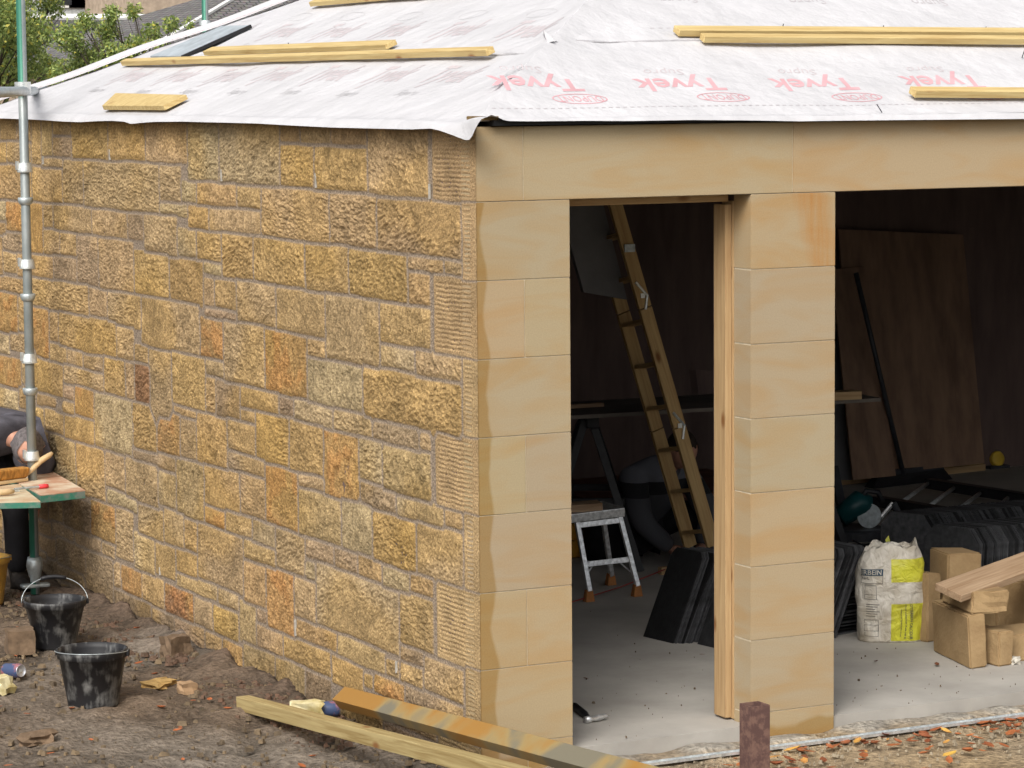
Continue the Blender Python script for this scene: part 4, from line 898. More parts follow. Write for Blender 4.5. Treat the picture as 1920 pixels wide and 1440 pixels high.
# ------------------------------------------------------------------ lime bag
def bag():
    q = (PZ(1618, 1203, FLOOR)+PZ(1730, 1212, FLOOR))/2
    q = q+np.array([.055, .10, 0])
    c, s_ = math.cos(R(-29)), math.sin(R(-29))
    root = empty('lime_bag', (q[0], q[1], FLOOR), 'open white and yellow printed plastic bag of lime standing on the floor', 'bag'); root.rotation_euler = (0, 0, R(-29))
    H = .455
    def surf(t, v, off=0.):      # t angle (front = -pi/2), v 0..1 up
        w = .150*(1+.06*math.sin(v*3.1)); d = .088*(1+.18*math.sin(v*3.14))
        if v > .8: w *= 1-.22*(v-.8)/.2*1.0; d *= 1-.25*(v-.8)/.2
        ct, st = math.cos(t), math.sin(t); e = .72
        x = w*math.copysign(abs(ct)**e, ct); y = d*math.copysign(abs(st)**e, st)
        wr = .0045*math.sin(9*v+5*t)+.003*math.sin(23*v-7*t)+.006*math.sin(4*t+14*v)*max(0, v-.35)
        nx, ny = ct, st
        z = v*H*(1-.06*max(0, -ct)*v**6)
        return (x*(1+wr*5)+nx*off, y*(1+wr*5)+ny*off, z)
    vs = []; nT, nV = 72, 40
    for i in range(nV+1):
        v = i/nV
        for k in range(nT):
            t = 2*math.pi*k/nT; p = surf(t, v)
            if i == nV: p = (p[0], p[1], p[2]+.014*math.sin(3*t+1)+.010*math.sin(7*t))
            vs.append(p)
    base = len(vs)
    for i in range(1, 6):       # folded-in mouth
        for k in range(nT):
            t = 2*math.pi*k/nT; p = vs[nV*nT+k]; f = 1-.05*i
            vs.append((p[0]*f, p[1]*f-.0, p[2]-.028*i))
    fs = []
    for i in range(nV+5):
        for k in range(nT): fs.append((i*nT+k, i*nT+(k+1) % nT, (i+1)*nT+(k+1) % nT, (i+1)*nT+k))
    fs.append(tuple(range(nT))[::-1]); fs.append(tuple((nV+5)*nT+k for k in range(nT)))
    m, n, b = mat_base('printed woven bag'); L = n.links.new
    tc = N(n, 'ShaderNodeTexCoord'); sx = N(n, 'ShaderNodeSeparateXYZ'); L(tc.outputs['Object'], sx.inputs[0])
    def step(src, a, w=.0015):
        x = N(n, 'ShaderNodeMapRange'); L(src, x.inputs[0]); x.inputs[1].default_value = a-w; x.inputs[2].default_value = a+w; return x.outputs[0]
    def mul(a, b_):
        x = N(n, 'ShaderNodeMath', operation='MULTIPLY'); L(a, x.inputs[0]); L(b_, x.inputs[1]); return x.outputs[0]
    def inv_(a):
        x = N(n, 'ShaderNodeMath', operation='SUBTRACT'); x.inputs[0].default_value = 1; L(a, x.inputs[1]); return x.outputs[0]
    right = step(sx.outputs[0], -.006)
    band = N(n, 'ShaderNodeMath', operation='MAXIMUM'); L(mul(step(sx.outputs[2], .008), inv_(step(sx.outputs[2], .185))), band.inputs[0]); L(mul(step(sx.outputs[2], .285), inv_(step(sx.outputs[2], .392))), band.inputs[1])
    mask = mul(right, band.outputs[0])
    dn = N(n, 'ShaderNodeTexNoise', Scale=10.0, Detail=7.0); L(tc.outputs['Object'], dn.inputs['Vector'])
    wh = N(n, 'ShaderNodeValToRGB'); L(dn.outputs['Fac'], wh.inputs[0]); wh.color_ramp.elements[0].position = .35; wh.color_ramp.elements[0].color = (*lin((176, 166, 148)), 1); wh.color_ramp.elements[1].position = .6; wh.color_ramp.elements[1].color = (*lin((214, 208, 196)), 1)
    ye = N(n, 'ShaderNodeValToRGB'); L(dn.outputs['Fac'], ye.inputs[0]); ye.color_ramp.elements[0].position = .3; ye.color_ramp.elements[0].color = (*lin((178, 170, 50)), 1); ye.color_ramp.elements[1].position = .6; ye.color_ramp.elements[1].color = (*lin((208, 206, 60)), 1)
    mx = N(n, 'ShaderNodeMix', data_type='RGBA'); L(mask, mx.inputs['Factor']); L(wh.outputs[0], mx.inputs['A']); L(ye.outputs[0], mx.inputs['B']); L(mx.outputs['Result'], b.inputs['Base Color'])
    b.inputs['Roughness'].default_value = .45
    wn = N(n, 'ShaderNodeTexNoise', Scale=14.0, Detail=3.0, Distortion=1.5); L(tc.outputs['Object'], wn.inputs['Vector'])
    bu = N(n, 'ShaderNodeBump', Strength=.9, Distance=.02); L(wn.outputs['Fac'], bu.inputs['Height']); L(bu.outputs[0], b.inputs['Normal'])
    body = MB().add(vs, fs).build('bag_body', m, root, smooth=True, local=True)
    # print follows the curved front: width s (metres from centre) -> angle
    def on(sx_, z):
        k = max(-1, min(1, sx_/.150)); t = -math.pi/2+math.asin(math.copysign(abs(k)**(1/.72) if abs(k) > 0 else 0, k))
        return surf(t, z/H, .0022)
    def strip(mb, x0, x1, z0, z1, K=8):
        vs_ = []
        for i in range(K+1):
            x = x0+(x1-x0)*i/K; vs_ += [on(x, z0), on(x, z1)]
        mb.add(vs_, [(2*i, 2*i+2, 2*i+3, 2*i+1) for i in range(K)])
    nb = MB(); strip(nb, -.135, -.042, .318, .348); nb.build('print_band', M['navy'], body, local=True)
    def put(txt, x0, z0, wid, h, mt, vert=False, name='print_text', off=0):
        v_, f_ = text_mesh(txt, 1, 0, .012); v_[:, 0] -= v_[:, 0].min(); W_ = v_[:, 0].max(); Hh = v_[:, 1].max(); out = []
        for p in v_:
            a, bb = p[0]/W_*wid, p[1]/Hh*h
            q_ = on(x0+bb, z0-a) if vert else on(x0+a, z0+bb)
            out.append((q_[0], q_[1]-.0012, q_[2]))
        return MB().add(out, f_).build(name, mt, body, local=True)
    put('ERBEIN', -.133, .322, .083, .022, M['bagwhite'])
    put('NHL', -.128, .298, .03, .014, M['inkgrey'])
    put('OTTERBEIN CALCIDUR', .078, .182, .165, .013, M['inkgrey'], True)
    put('Hydraulischer Kalk NHL', .056, .182, .165, .007, M['inkgrey'], True)
    put('Natural hydraulic lime', .036, .160, .130, .006, M['inkgrey'], True)
    fr_ = MB(); tl = .0016
    for (x0, x1, z0, z1) in ((-.135, -.042, .280, .318), (-.12, -.068, .205, .272), (-.12, -.068, .205, .228), (-.12, -.062, .03, .11), (-.12, -.062, .055, .085)):
        strip(fr_, x0, x1, z0, z0+tl); strip(fr_, x0, x1, z1-tl, z1); strip(fr_, x0, x0+tl, z0, z1, 1); strip(fr_, x1-tl, x1, z0, z1, 1)
    fr_.build('print_boxes', M['inkgrey'], body, local=True)
    f2 = MB()
    for j in range(6): strip(f2, -.115, -.075+.01*(j % 3), .125+j*.011, .1275+j*.011, 3)
    f2.build('print_lines', M['inkgrey'], body, local=True)
    tw = MB().add([(-.02, -.06, .44), (.0, -.055, .44), (-.014, -.05, .498), (-.03, -.052, .478)], [(0, 1, 2, 3)]).build('torn_flap', mat('torn yellow flap', lin((150, 150, 60)), rough=.6, bump=0), root, local=True)
bag()
# ------------------------------------------------------------------ sandstone blocks and plank
def sblock_mat():
    return mat('cut sandstone block', lin((168, 142, 104)), rough=.9, c2=lin((142, 116, 82)), scale=9, bump=.5, bscale=70, bdist=.006, thresh=(.3, .75))
M['sblock'] = sblock_mat()
def sblock(p, size, rot, label, seed, tilt=(0, 0), rough=.02):
    rr = random.Random(seed); bm = bmesh.new(); bmesh.ops.create_cube(bm, size=1)
    for v in bm.verts: v.co = Vector([(v.co[i]*(1+rr.uniform(-.06, .06))+(.5 if i == 2 else 0))*size[i] for i in range(3)])
    zmin = min(v.co.z for v in bm.verts)
    for v in bm.verts:
        if v.co.z < size[2]*.4: v.co.z = 0
    bmesh.ops.bevel(bm, geom=bm.edges[:], offset=.007, segments=2, affect='EDGES')
    bmesh.ops.subdivide_edges(bm, edges=[e for e in bm.edges if e.calc_length() > .04], cuts=3, use_grid_fill=True)
    for v in bm.verts:
        c = v.co; k = math.sin(c.x*31+seed)+math.sin(c.y*27+seed*2)+math.sin(c.z*37+seed*3)
        v.co = v.co+Vector((rr.gauss(0, 1), rr.gauss(0, 1), 0))*rough*.035+Vector((k, k*.7, 0))*rough*.06
    me = bpy.data.meshes.new('b'); bm.to_mesh(me); bm.free()
    o = link('sandstone_block', me, M['sblock']); o.location = p; o.rotation_euler = (tilt[0], tilt[1], rot); return tag(o, label, 'stone block', 'loose sandstone blocks inside the wide opening')
def zat(px, py, y): return PY(px, py, y)
a = PZ(1838, 1256, FLOOR)
sblock((2.774, .71, FLOOR), (.088, .42, .24), R(-14), 'tallest sandstone block, a slab on edge nearest the lime bag', 1, tilt=(0, -.05))
a = PZ(1866, 1250, FLOOR); sblock((a[0]+.045, a[1]+.10, FLOOR), (.085, .22, .155), R(2), 'narrow upright sandstone block touching the tall slab', 2)
a = PZ(1903, 1243, FLOOR); sblock((a[0]+.11, a[1]+.12, FLOOR), (.22, .22, .125), R(-4), 'low sandstone block at the right edge on the floor', 3)
a = PY(1812, 1143, .62); sblock((2.815, .66, FLOOR+.243), (.175, .34, .10), R(-14), 'rough faced sandstone block lying on top of the tall slab under the plank', 4, rough=.06)
a = PY(1752, 1118, 1.0); sblock((a[0]+.07, 1.2, FLOOR), (.10, .16, a[2]-FLOOR+.08), R(14), 'sandstone block behind the bag, left of the plank end', 5)
a = PY(1803, 1075, 1.15); sblock((a[0], 1.2, FLOOR), (.17, .2, .40), R(-10), 'squared sandstone block standing highest behind the plank', 6)
a = PY(1910, 1160, .9); sblock((a[0]+.06, .95, FLOOR), (.13, .2, .29), R(5), 'sandstone block half hidden at the right edge under the plank', 7)
a = PY(1868, 1140, 1.3); sblock((a[0], 1.35, FLOOR), (.14, .2, .22), R(12), 'shadowed sandstone block at the back between the others', 8)
A = PY(1777, 1118, .60); B = PY(2030, 1026, .78)
board('plank', A, B, .155, .034, M['oldwood'], label='weathered plank sloping up over the sandstone blocks', cat='plank', up=(.0, -.25, 1), bevel=.003)
q = PZ(1895, 1243, FLOOR); rock('crumpled_wrapper', (q[0], q[1]-.03, FLOOR), (.05, .04, .03), M['bagwhite'], 31, 'crumpled clear wrapper on the floor by the low block', 'wrapper', rough=.35)

# ------------------------------------------------------------------ hammer
q = PZ(1120, 1352, FLOOR); root = empty('claw_hammer', (q[0], q[1], FLOOR), 'claw hammer with black handle lying on the door threshold', 'hammer')
hd = PZ(1076, 1328, FLOOR)-PZ(1104, 1350, FLOOR); hd /= np.linalg.norm(hd); g0 = PZ(1104, 1352, FLOOR)
z_ = np.array([0, 0, .016])
MB().tube([g0+z_, g0+hd*.03+z_, g0+hd*.06+z_, g0+hd*.22+z_], [.008, .009, .015, .016], 12).build('hammer_handle', M['blackplastic'], root, smooth=True)
e1 = PZ(1097, 1357, FLOOR); e2 = PZ(1141, 1350, FLOOR)
MB().tube([e1+z_, e1+(e2-e1)*.25+z_, e1+(e2-e1)*.3+z_, e1+(e2-e1)*.6+z_, e1+(e2-e1)*.85+z_*1.3, e2+z_*1.1], [.014, .014, .010, .013, .008, .003], 12).build('hammer_head', M['alu'], root, smooth=True)
# ------------------------------------------------------------------ hop-up step
def hopup():
    zf = FLOOR; L0 = PZ(1104, 1128, zf); L1 = PZ(1194, 1118, zf)
    yT = L0[1]+.10; T0 = PY(1080, 978, yT); T1 = PY(1160, 968, yT)
    root = empty('hop_up_step', ((L0[0]+L1[0])/2, L0[1], zf), 'aluminium hop up work platform with orange feet inside the doorway', 'platform')
    def bar(name, a, b, w, d, mt=M['alu']):
        return board(name, a, b, w, d, mt, up=(0, -1, .2), parent=root)
    up_ = np.array([0, 0, .05])
    bar('leg', L0+up_, T0, .024, .02); bar('leg', L1+up_, T1, .024, .02)
    bk_ = np.array([.05, .36, 0]); bki = np.array([.02, .22, 0])
    bar('leg', L0+up_+bk_, T0+bki, .024, .02); bar('leg', L1+up_+bk_, T1+bki, .024, .02)
    a = L0+(T0-L0)*.46; b = L1+(T1-L1)*.46; bar('cross_bar', a, b, .028, .016)
    a2 = L0+(T0-L0)*.95; b2 = L1+(T1-L1)*.95; bar('cross_bar', a2, b2, .028, .016)
    MB().tube([L0+(T0-L0)*.30, a+(b-a)*.24], .004, 6).build('brace', M['alu'], root); MB().tube([L1+(T1-L1)*.30, a+(b-a)*.76], .004, 6).build('brace', M['alu'], root)
    for q_ in (L0, L1, L0+bk_, L1+bk_):
        MB().hexa([q_+(-.026, -.02, 0), q_+(.026, -.02, 0), q_+(.026, .02, 0), q_+(-.026, .02, 0)], [q_+(-.017, -.014, .062), q_+(.017, -.014, .062), q_+(.017, .014, .062), q_+(-.017, .014, .062)]).build('foot', M['rubber'], root, bevel=.004)
    ex_ = (T1-T0)/np.linalg.norm(T1-T0)
    A_ = T0-ex_*.12; B_ = T1+ex_*.02; zt = .028
    MB().hexa([A_+(0, -.03, 0), B_+(0, -.03, 0), B_+(.03, .25, 0), A_+(.03, .25, 0)], [A_+(0, -.03, .045), B_+(0, -.03, .045), B_+(.03, .25, .045), A_+(.03, .25, .045)]).build('platform_deck', M['alu'], root, bevel=.004)
    P_ = T0-ex_*.10+(0, -.0, .046); Q_ = T0+ex_*.16+(0, 0, .046)
    board('timber_offcut', T0-ex_*.14+(0, .10, .046), T0+ex_*.15+(0, .02, .046), .12, .038, M['oldwood'], label='short brown timber offcut lying on the aluminium platform', cat='timber')
hopup()
# ------------------------------------------------------------------ loft ladder, leaning from right to left, hinged in sections
def loft():
    root = empty('loft_ladder', (3.0, 3.3, FLOOR), 'folding wooden loft ladder hanging down inside the doorway', 'ladder')
    ya, yb = 3.18, 3.44
    A0 = PY(1334, 1022, ya); A1 = PY(1150, 380, ya); A1 = A1+(A1-A0)*.05
    sv_ = PY(1292, 1024, yb)-A0; B0 = A0+sv_; B1 = PY(1132, 560, yb); dA = (A1-A0)/np.linalg.norm(A1-A0)
    B1 = B0+dA*np.linalg.norm(A1-A0)
    LA = np.linalg.norm(A1-A0)
    for (p, q_) in ((A0, A1), (B0, B1)):
        for s0, s1 in ((0, .335), (.338, .665), (.668, 1)):
            board('stile', p+dA*LA*s0, p+dA*LA*s1, .072, .026, M['stile'], up=(0, -1, 0), parent=root)
    nn = 9
    for i in range(nn):
        s = .035+i*.118; a = A0+dA*LA*s; b = B0+dA*LA*s
        if s > .96: break
        board('tread', b+(0, .0, 0), a+(0, .0, 0), .075, .02, M['stile'], up=(0, 0, 1), parent=root)
    for s in (.34, .70):
        c = A0+dA*LA*s+(0, -.028, 0); e_ = np.array([.03, 0, 0])
        MB().tube([c-dA*.075-e_*.2, c+e_*.9, c+dA*.075-e_*.6], .008, 8).build('hinge', M['galvbright'], root)
        MB().box(c+(-.012, -.004, -.012), c+(.012, .004, .012)).build('hinge_plate', M['galvbright'], root)
    c = A0+dA*LA*.83+(0, -.03, 0); MB().box(c+(-.03, -.008, -.02), c+(.03, .0, .02)).build('bracket', M['galv'], root)
    # hatch board in front of the far stile
    yh = 3.30
    q0, q1, q2, q3 = PY(1095, 548, yh), PY(1176, 562, yh), PY(1118, 330, yh), PY(1030, 320, yh)
    th_ = np.array([0, .03, 0])
    MB().hexa([q0, q1, q1+th_, q0+th_], [q3, q2, q2+th_, q3+th_]).build('hatch_board', M['greyboard'], root)
loft()
# ------------------------------------------------------------------ trestles, table board
def trestle(p, w, h, rot, label):
    root = empty('trestle', p, label, 'trestle'); root.rotation_euler = (0, 0, rot)
    MB().box((-w/2, -.035, h-.07), (w/2, .035, h)).build('top_beam', M['blackplastic'], root, bevel=.008, local=True)
    for sx_ in (-1, 1):
        for sy in (-1, 1):
            o = board('leg', Vector((sx_*(w/2+.06), sy*.27, 0)), Vector((sx_*(w/2-.07), sy*.02, h-.04)), .068, .04, M['blackplastic'], up=(0, 1, 0)); o.parent = root
        MB().box((sx_*w/2-.01, -.17, h*.42), (sx_*w/2+.015, .17, h*.42+.035)).build('spreader', M['blackplastic'], root, local=True)
    MB().box((-w/2, .10, h*.40), (w/2, .125, h*.40+.05)).build('shelf_bar', M['blackplastic'], root, local=True)
    return root
zt = .80
tp0 = PZ(1078, 779, zt); tp1 = PZ(1652, 746, zt)
yb_ = tp0[1]
trestle((tp0[0]+.30, yb_+.36, FLOOR), .55, zt-FLOOR-.022, R(62), 'black folding plastic trestle left of the loft ladder')
trestle((tp1[0]-.42, tp1[1]+.36, FLOOR), .55, zt-FLOOR-.022, R(80), 'black folding plastic trestle behind the stone pillar')
ex_ = (tp1-tp0)/np.linalg.norm(tp1-tp0); ey = np.array([-ex_[1], ex_[0], 0])
A = tp0-ex_*.25; B = tp1
o = link('table_board', MB().hexa([x+(0, 0, -.02) for x in (A, B, B+ey*.62, A+ey*.62)], [A, B, B+ey*.62, A+ey*.62]).mesh('t'), mat('dusty grey board', (.15, .13, .11), rough=.8, var=.3, scale=4)); tag(o, 'wide dusty board laid over the two black trestles', 'board')
q = PZ(1590, 748, zt); board('timber_offcut', q+(-.30, .02, .002), q+(.05, -.02, .002), .10, .045, M['pine'], label='short pale timber lying on the trestle board beside the pillar', cat='timber')
q = PZ(1310, 740, zt); 
o = MB().hexa([q+(0, 0, .002), q+(.35, .1, .002), q+(.33, .14, .002), q+(-.02, .04, .002)], [q+(-.02, 0, .14), q+(.35, .1, .10), q+(.33, .14, .10), q+(-.04, .04, .14)]).build('box_lid', M['ply']); tag(o, 'dark brown board propped on edge on the trestle board', 'board')
q = PZ(1110, 768, zt); o = board('batten_offcut', q+(-.1, .1, .002), q+(.12, .1, .002), .04, .02, M['oldwood'], label='small brown stick lying on the left end of trestle board', cat='offcut')
# stacked reddish sheets on the floor behind
M['redply'] = mat('reddish plywood edges', (.17, .075, .05), rough=.8, var=.3, scale=6)
for i in range(6):
    o = link('plywood_sheet', MB().box((0, 0, 0), (1.3, .9, .024)).mesh('p'), M['redply']); o.location = (3.15+.02*(i % 3), 4.75+.03*(i % 2), FLOOR+.002+i*.032); o.rotation_euler = (0, 0, .03*(i % 2)); tag(o, 'reddish plywood sheet in the flat stack behind the ladder', 'plywood sheet', 'stacked reddish plywood sheets')
# tool case, dark bag
q = PZ(1100, 1046, FLOOR)
root = empty('tool_case', (q[0], q[1]+.1, FLOOR), 'orange and yellow power tool seen under the aluminium platform', 'tool')
MB().box((-.14, -.08, .0), (.12, .08, .10)).build('case_body', M['orange'], root, bevel=.02, local=True)
MB().box((-.17, -.06, .09), (-.02, .06, .19)).build('case_handle', M['orange'], root, bevel=.02, local=True)
MB().box((-.02, -.085, .0), (.03, -.075, .08)).build('case_latch', M['blackplastic'], root, local=True)
q = PZ(1160, 1056, FLOOR); b = MB(); b.lathe([(0, 0), (.15, 0), (.17, .05), (.16, .22), (.13, .31), (.0, .33)], n=20, sx=1, sy=.8)
o = b.build('dark_sack', M['trouser'], smooth=True); o.location = (q[0]+.05, q[1]+.16, FLOOR); tag(o, 'full black sack on the floor beside the crouching worker', 'sack')
# red line and its peg
a = PZ(1070, 1137, FLOOR); b_ = PZ(1252, 1076, FLOOR); o = MB().tube([a+(-.2, -.1, .02), a+(0, 0, .02), (a+b_)/2+(0, 0, .014), b_+(0, 0, .03)], .0035, 6).build('string_line', M['redstring']); tag(o, 'red string line stretched low across the floor', 'string')
o = MB().box((-.05, -.02, 0), (.04, .02, .04)).build('wood_peg', M['pine'], bevel=.003); o.location = b_; tag(o, 'small wooden block holding the far end of the red line', 'block')

# ------------------------------------------------------------------ right opening: sheets, broom, ladder, saw
def leaning(name, pxs, y0, y1, t, mt, label, cat, group=None):
    """four corners: bottom pair on the floor at y0, top pair at y1 against the back wall"""
    a, b, c, d = PY(*pxs[0], y0), PY(*pxs[1], y0), PY(*pxs[2], y1), PY(*pxs[3], y1); T_ = np.array([0, t, 0])
    o = link(name, MB().hexa([a, b, b+T_, a+T_], [d, c, c+T_, d+T_]).mesh(name), mt); return tag(o, label, cat, group)
leaning('plywood_sheet', ((1612, 893), (1846, 868), (1806, 440), (1572, 430)), 5.62, 5.86, .018, M['plysheet'], 'large brown plywood sheet leaning on the back wall behind the broom', 'plywood sheet')
leaning('plywood_sheet', ((1600, 900), (1680, 892), (1622, 500), (1560, 505)), 5.50, 5.80, .014, M['plysheet'], 'narrow brown plywood offcut leaning left of the large sheet', 'plywood sheet')
leaning('grey_sheet', ((1560, 900), (1602, 900), (1590, 640), (1545, 640)), 5.66, 5.9, .012, M['greyboard'], 'grey sheet leaning at the back beside the stone pillar', 'sheet')
for i, (lab) in enumerate(('lower pale timber of the pair lying along the back wall', 'upper pale timber of the pair lying along the back wall')):
    a = PZ(1560, 912, FLOOR); b_ = PZ(1848, 883, FLOOR); board('timber_length', a+(0, .04, .001+i*.047), b_+(-.02*i, .04, .001+i*.047), .07, .045, M['pine'], label=lab, cat='timber')
q = PZ(1700, 908, FLOOR); root = empty('broom', (q[0], q[1], FLOOR), 'wide black broom leaning against the plywood sheet', 'broom')
a = PZ(1630, 915, FLOOR); b_ = PZ(1778, 897, FLOOR)
MB().hexa([a+(0, -.05, 0), b_+(0, -.05, 0), b_+(0, .06, 0), a+(0, .06, 0)], [a+(.05, -.02, .07), b_+(-.05, -.02, .07), b_+(-.05, .03, .07), a+(.05, .03, .07)]).build('bristles', M['blackplastic'], root)
MB().hexa([a+(.05, -.025, .071), b_+(-.05, -.025, .071), b_+(-.05, .035, .071), a+(.05, .035, .071)], [a+(.06, -.02, .10), b_+(-.06, -.02, .10), b_+(-.06, .03, .10), a+(.06, .03, .10)]).build('broom_head', M['darkgrey'], root)
MB().tube([PY(1694, 890, q[1]), PY(1605, 512, 5.55)], .016, 10).build('broom_handle', M['darkgrey'], root, smooth=True)
# extension ladder lying on the floor, black stiles and bright rungs
root = empty('floor_ladder', (4.6, 3.9, FLOOR), 'black ladder with bright rungs lying on the floor behind the slates', 'ladder')
a0, a1 = PZ(1742, 915, FLOOR+.05), PZ(2060, 965, FLOOR+.05); b0, b1 = PZ(1640, 948, FLOOR+.05), PZ(2050, 1018, FLOOR+.05)
board('stile', a0, a1, .07, .06, M['blackplastic'], parent=root); board('stile', b0, b1, .07, .06, M['blackplastic'], parent=root)
for (p, q2) in (((1687, 944), (1740, 906)), ((1738, 952), (1788, 915)), ((1788, 962), (1837, 925)), ((1851, 972), (1889, 934)), ((1905, 982), (1945, 945)), ((1960, 990), (2000, 955))):
    MB().tube([PZ(*p, FLOOR+.085), PZ(*q2, FLOOR+.085)], .013, 10).build('rung', M['galvbright'], root, smooth=True)
# mitre saw
q = PZ(1606, 1008, FLOOR); root = empty('mitre_saw', (q[0], q[1], FLOOR), 'teal and black mitre saw on the floor beside the pillar', 'saw'); root.rotation_euler = (0, 0, -.3)
MB().lathe([(0, 0), (.17, 0), (.17, .05), (.15, .06), (0, .06)], n=28).build('saw_base', M['darkgrey'], root, local=True)
MB().tube([(-.10, .0, .12), (.02, 0, .20), (.08, 0, .19)], [.06, .075, .05], 16).build('motor_housing', M['teal'], root, smooth=True, local=True)
MB().tube([(.0, -.02, .20), (.05, -.02, .27), (.12, -.02, .26), (.15, -.02, .20)], .016, 10).build('saw_handle', M['blackplastic'], root, smooth=True, local=True)
bb = MB().lathe([(0, -.002), (.07, -.002), (.07, .002), (0, .002)], n=40).mesh('bl'); o = link('blade', bb, M['galv'], root, local=True); o.matrix_basis = Matrix.Translation((.06, -.05, .13)) @ Matrix.Rotation(R(90), 4, 'X')
MB().tube([(.10, -.03, .08), (.20, -.05, .20)], .014, 8).build('slide_tube', M['alu'], root, local=True)
MB().tube([(.2, -.05, .2), (.24, -.06, .12)], .02, 8).build('slide_clamp', M['darkgrey'], root, local=True)
pts = [PZ(*p, FLOOR+.01) for p in ((1570, 1002), (1592, 1022), (1640, 1020), (1690, 1008), (1700, 998), (1650, 995))]
o = MB().tube(pts, .006, 8).build('power_cable', M['blackplastic'], smooth=True); tag(o, 'black power cable looping on the floor by the mitre saw', 'cable')
pts = [PZ(*p, FLOOR+.01) for p in ((1566, 985), (1590, 1008), (1640, 1034), (1700, 1030))]
o = MB().tube(pts, .005, 8).build('power_cable', M['blackplastic'], smooth=True); tag(o, 'second thinner cable curving nearer the lime bag', 'cable')
A = PZ(1578, 960, FLOOR); o = board('dark_pole', A, PY(1562, 880, A[1]+.2), .05, .04, M['darkgrey'], label='dark bar leaning beside the pillar behind the saw', cat='bar')
q = PZ(1866, 880, FLOOR); root = empty('tape_reel', (q[0]+.05, q[1]+.05, FLOOR), 'yellow hand reel on the floor at the end of the plywood', 'reel')
bb = MB().lathe([(0, -.025), (.045, -.025), (.052, -.015), (.052, .015), (.045, .025), (0, .025)], n=24).mesh('r', smooth=True); o = link('reel_body', bb, M['yellow'], root, local=True); o.matrix_basis = Matrix.Translation((0, 0, .062)) @ Matrix.Rotation(R(75), 4, 'X')
MB().box((-.08, -.04, .0), (.08, .05, .02)).build('reel_foot', M['darkgrey'], root, local=True)
#@@SECTION_PEOPLE
# ------------------------------------------------------------------ people
def skin(name, J, E_, mt, parent=None, root='pelvis', sub=2):
    names = list(J); me = bpy.data.meshes.new(name)
    me.from_pydata([J[k][0] for k in names], [(names.index(a), names.index(b)) for a, b in E_], [])
    o = link(name, me, mt, parent)
    md = o.modifiers.new('skin', 'SKIN'); md.use_smooth_shade = True
    sv0 = me.skin_vertices[0].data
    for i, k in enumerate(names):
        r_ = J[k][1]; sv0[i].radius = (r_, r_) if not isinstance(r_, tuple) else r_
        sv0[i].use_root = (k == root)
    ss = o.modifiers.new('sub', 'SUBSURF'); ss.levels = sub; ss.render_levels = sub
    return o
def head(c, fwd, up, r_, parent, hairmat, bald=False, name='head'):
    f_ = Vector(fwd).normalized(); u_ = Vector(up); u_ = (u_-f_*u_.dot(f_)).normalized(); s_ = f_.cross(u_)
    bm = bmesh.new(); bmesh.ops.create_icosphere(bm, subdivisions=4, radius=1)
    def shape(x, y, z):           # x side, y forward, z up, unit sphere -> head
        X, Y, Z_ = x*.78, y*.95, z*1.12
        if z < 0: X *= 1+.28*z; Y *= 1+.10*z
        g = math.exp(-((x/.14)**2+((z+.12)/.2)**2))*(y > 0); Y += .20*g
        for sg in (-1, 1): Y -= .10*math.exp(-(((x-sg*.3)/.14)**2+((z-.08)/.1)**2))*(y > 0)
        Y += .05*math.exp(-((x/.3)**2+((z+.5)/.07)**2))*(y > 0)-.05*math.exp(-((x/.25)**2+((z+.43)/.03)**2))*(y > 0)
        for sg in (-1, 1): X += sg*.16*math.exp(-(((y+.05)/.13)**2+((z+.05)/.22)**2))*(x*sg > .3)
        return X, Y, Z_
    for v in bm.verts:
        X, Y, Z_ = shape(*v.co); v.co = Vector(c)+(s_*X+f_*Y+u_*Z_)*r_
    me = bpy.data.meshes.new(name); bm.to_mesh(me); bm.free(); me.shade_smooth(); hd_ = link(name, me, M['skin'], parent)
    bm = bmesh.new(); bmesh.ops.create_icosphere(bm, subdivisions=4, radius=1); dl = []
    rr = random.Random(3)
    for v in bm.verts:
        x, y, z = v.co
        hair = (z > .25 or y < -.05) and z > -.55 and not (y > .55 and z < .62)
        if bald and (z > .84): hair = False
        if not hair: dl.append(v)
        else:
            X, Y, Z_ = shape(x, y, z); k = 1.045+rr.uniform(-.008, .012); v.co = Vector(c)+(s_*X+f_*Y+u_*Z_)*r_*k
    bmesh.ops.delete(bm, geom=dl, context='VERTS')
    me = bpy.data.meshes.new('hair'); bm.to_mesh(me); bm.free(); me.shade_smooth(); link('hair', me, hairmat, parent)
    return hd_
def hand(p, d, side, parent, curl=.5):
    """palm plus four bent fingers of different length and a thumb from the side of the palm"""
    d = Vector(d).normalized(); s_ = Vector(side); s_ = (s_-d*s_.dot(d)).normalized(); n_ = d.cross(s_)
    if n_.z > 0: n_ = -n_
    p = Vector(p); b = MB()
    b.tube([p-d*.012, p+d*.02, p+d*.055, p+d*.088], [.024, .032, .036, .026], 12)
    for i, L_ in enumerate((.068, .078, .073, .056)):
        q0 = p+d*.078+s_*(.030-.020*i); a1 = d*math.cos(curl*.6)+n_*math.sin(curl*.6); a2 = d*math.cos(curl*1.3)+n_*math.sin(curl*1.3); a3 = d*math.cos(curl*2)+n_*math.sin(curl*2)
        q1 = q0+a1*L_*.45; q2 = q1+a2*L_*.32; q3 = q2+a3*L_*.25
        b.tube([q0-d*.01, q0, q1, q2, q3], [.0095, .0098, .009, .0082, .0065], 8)
    q0 = p+d*.022+s_*.028; q1 = q0+(s_*.8+d*.6).normalized()*.035; q2 = q1+(d*.9+s_*.2+n_*.3).normalized()*.028
    b.tube([q0-s_*.012, q0, q1, q2], [.014, .0135, .0105, .008], 8)
    return b.build('hand', M['skin'], parent, smooth=True)
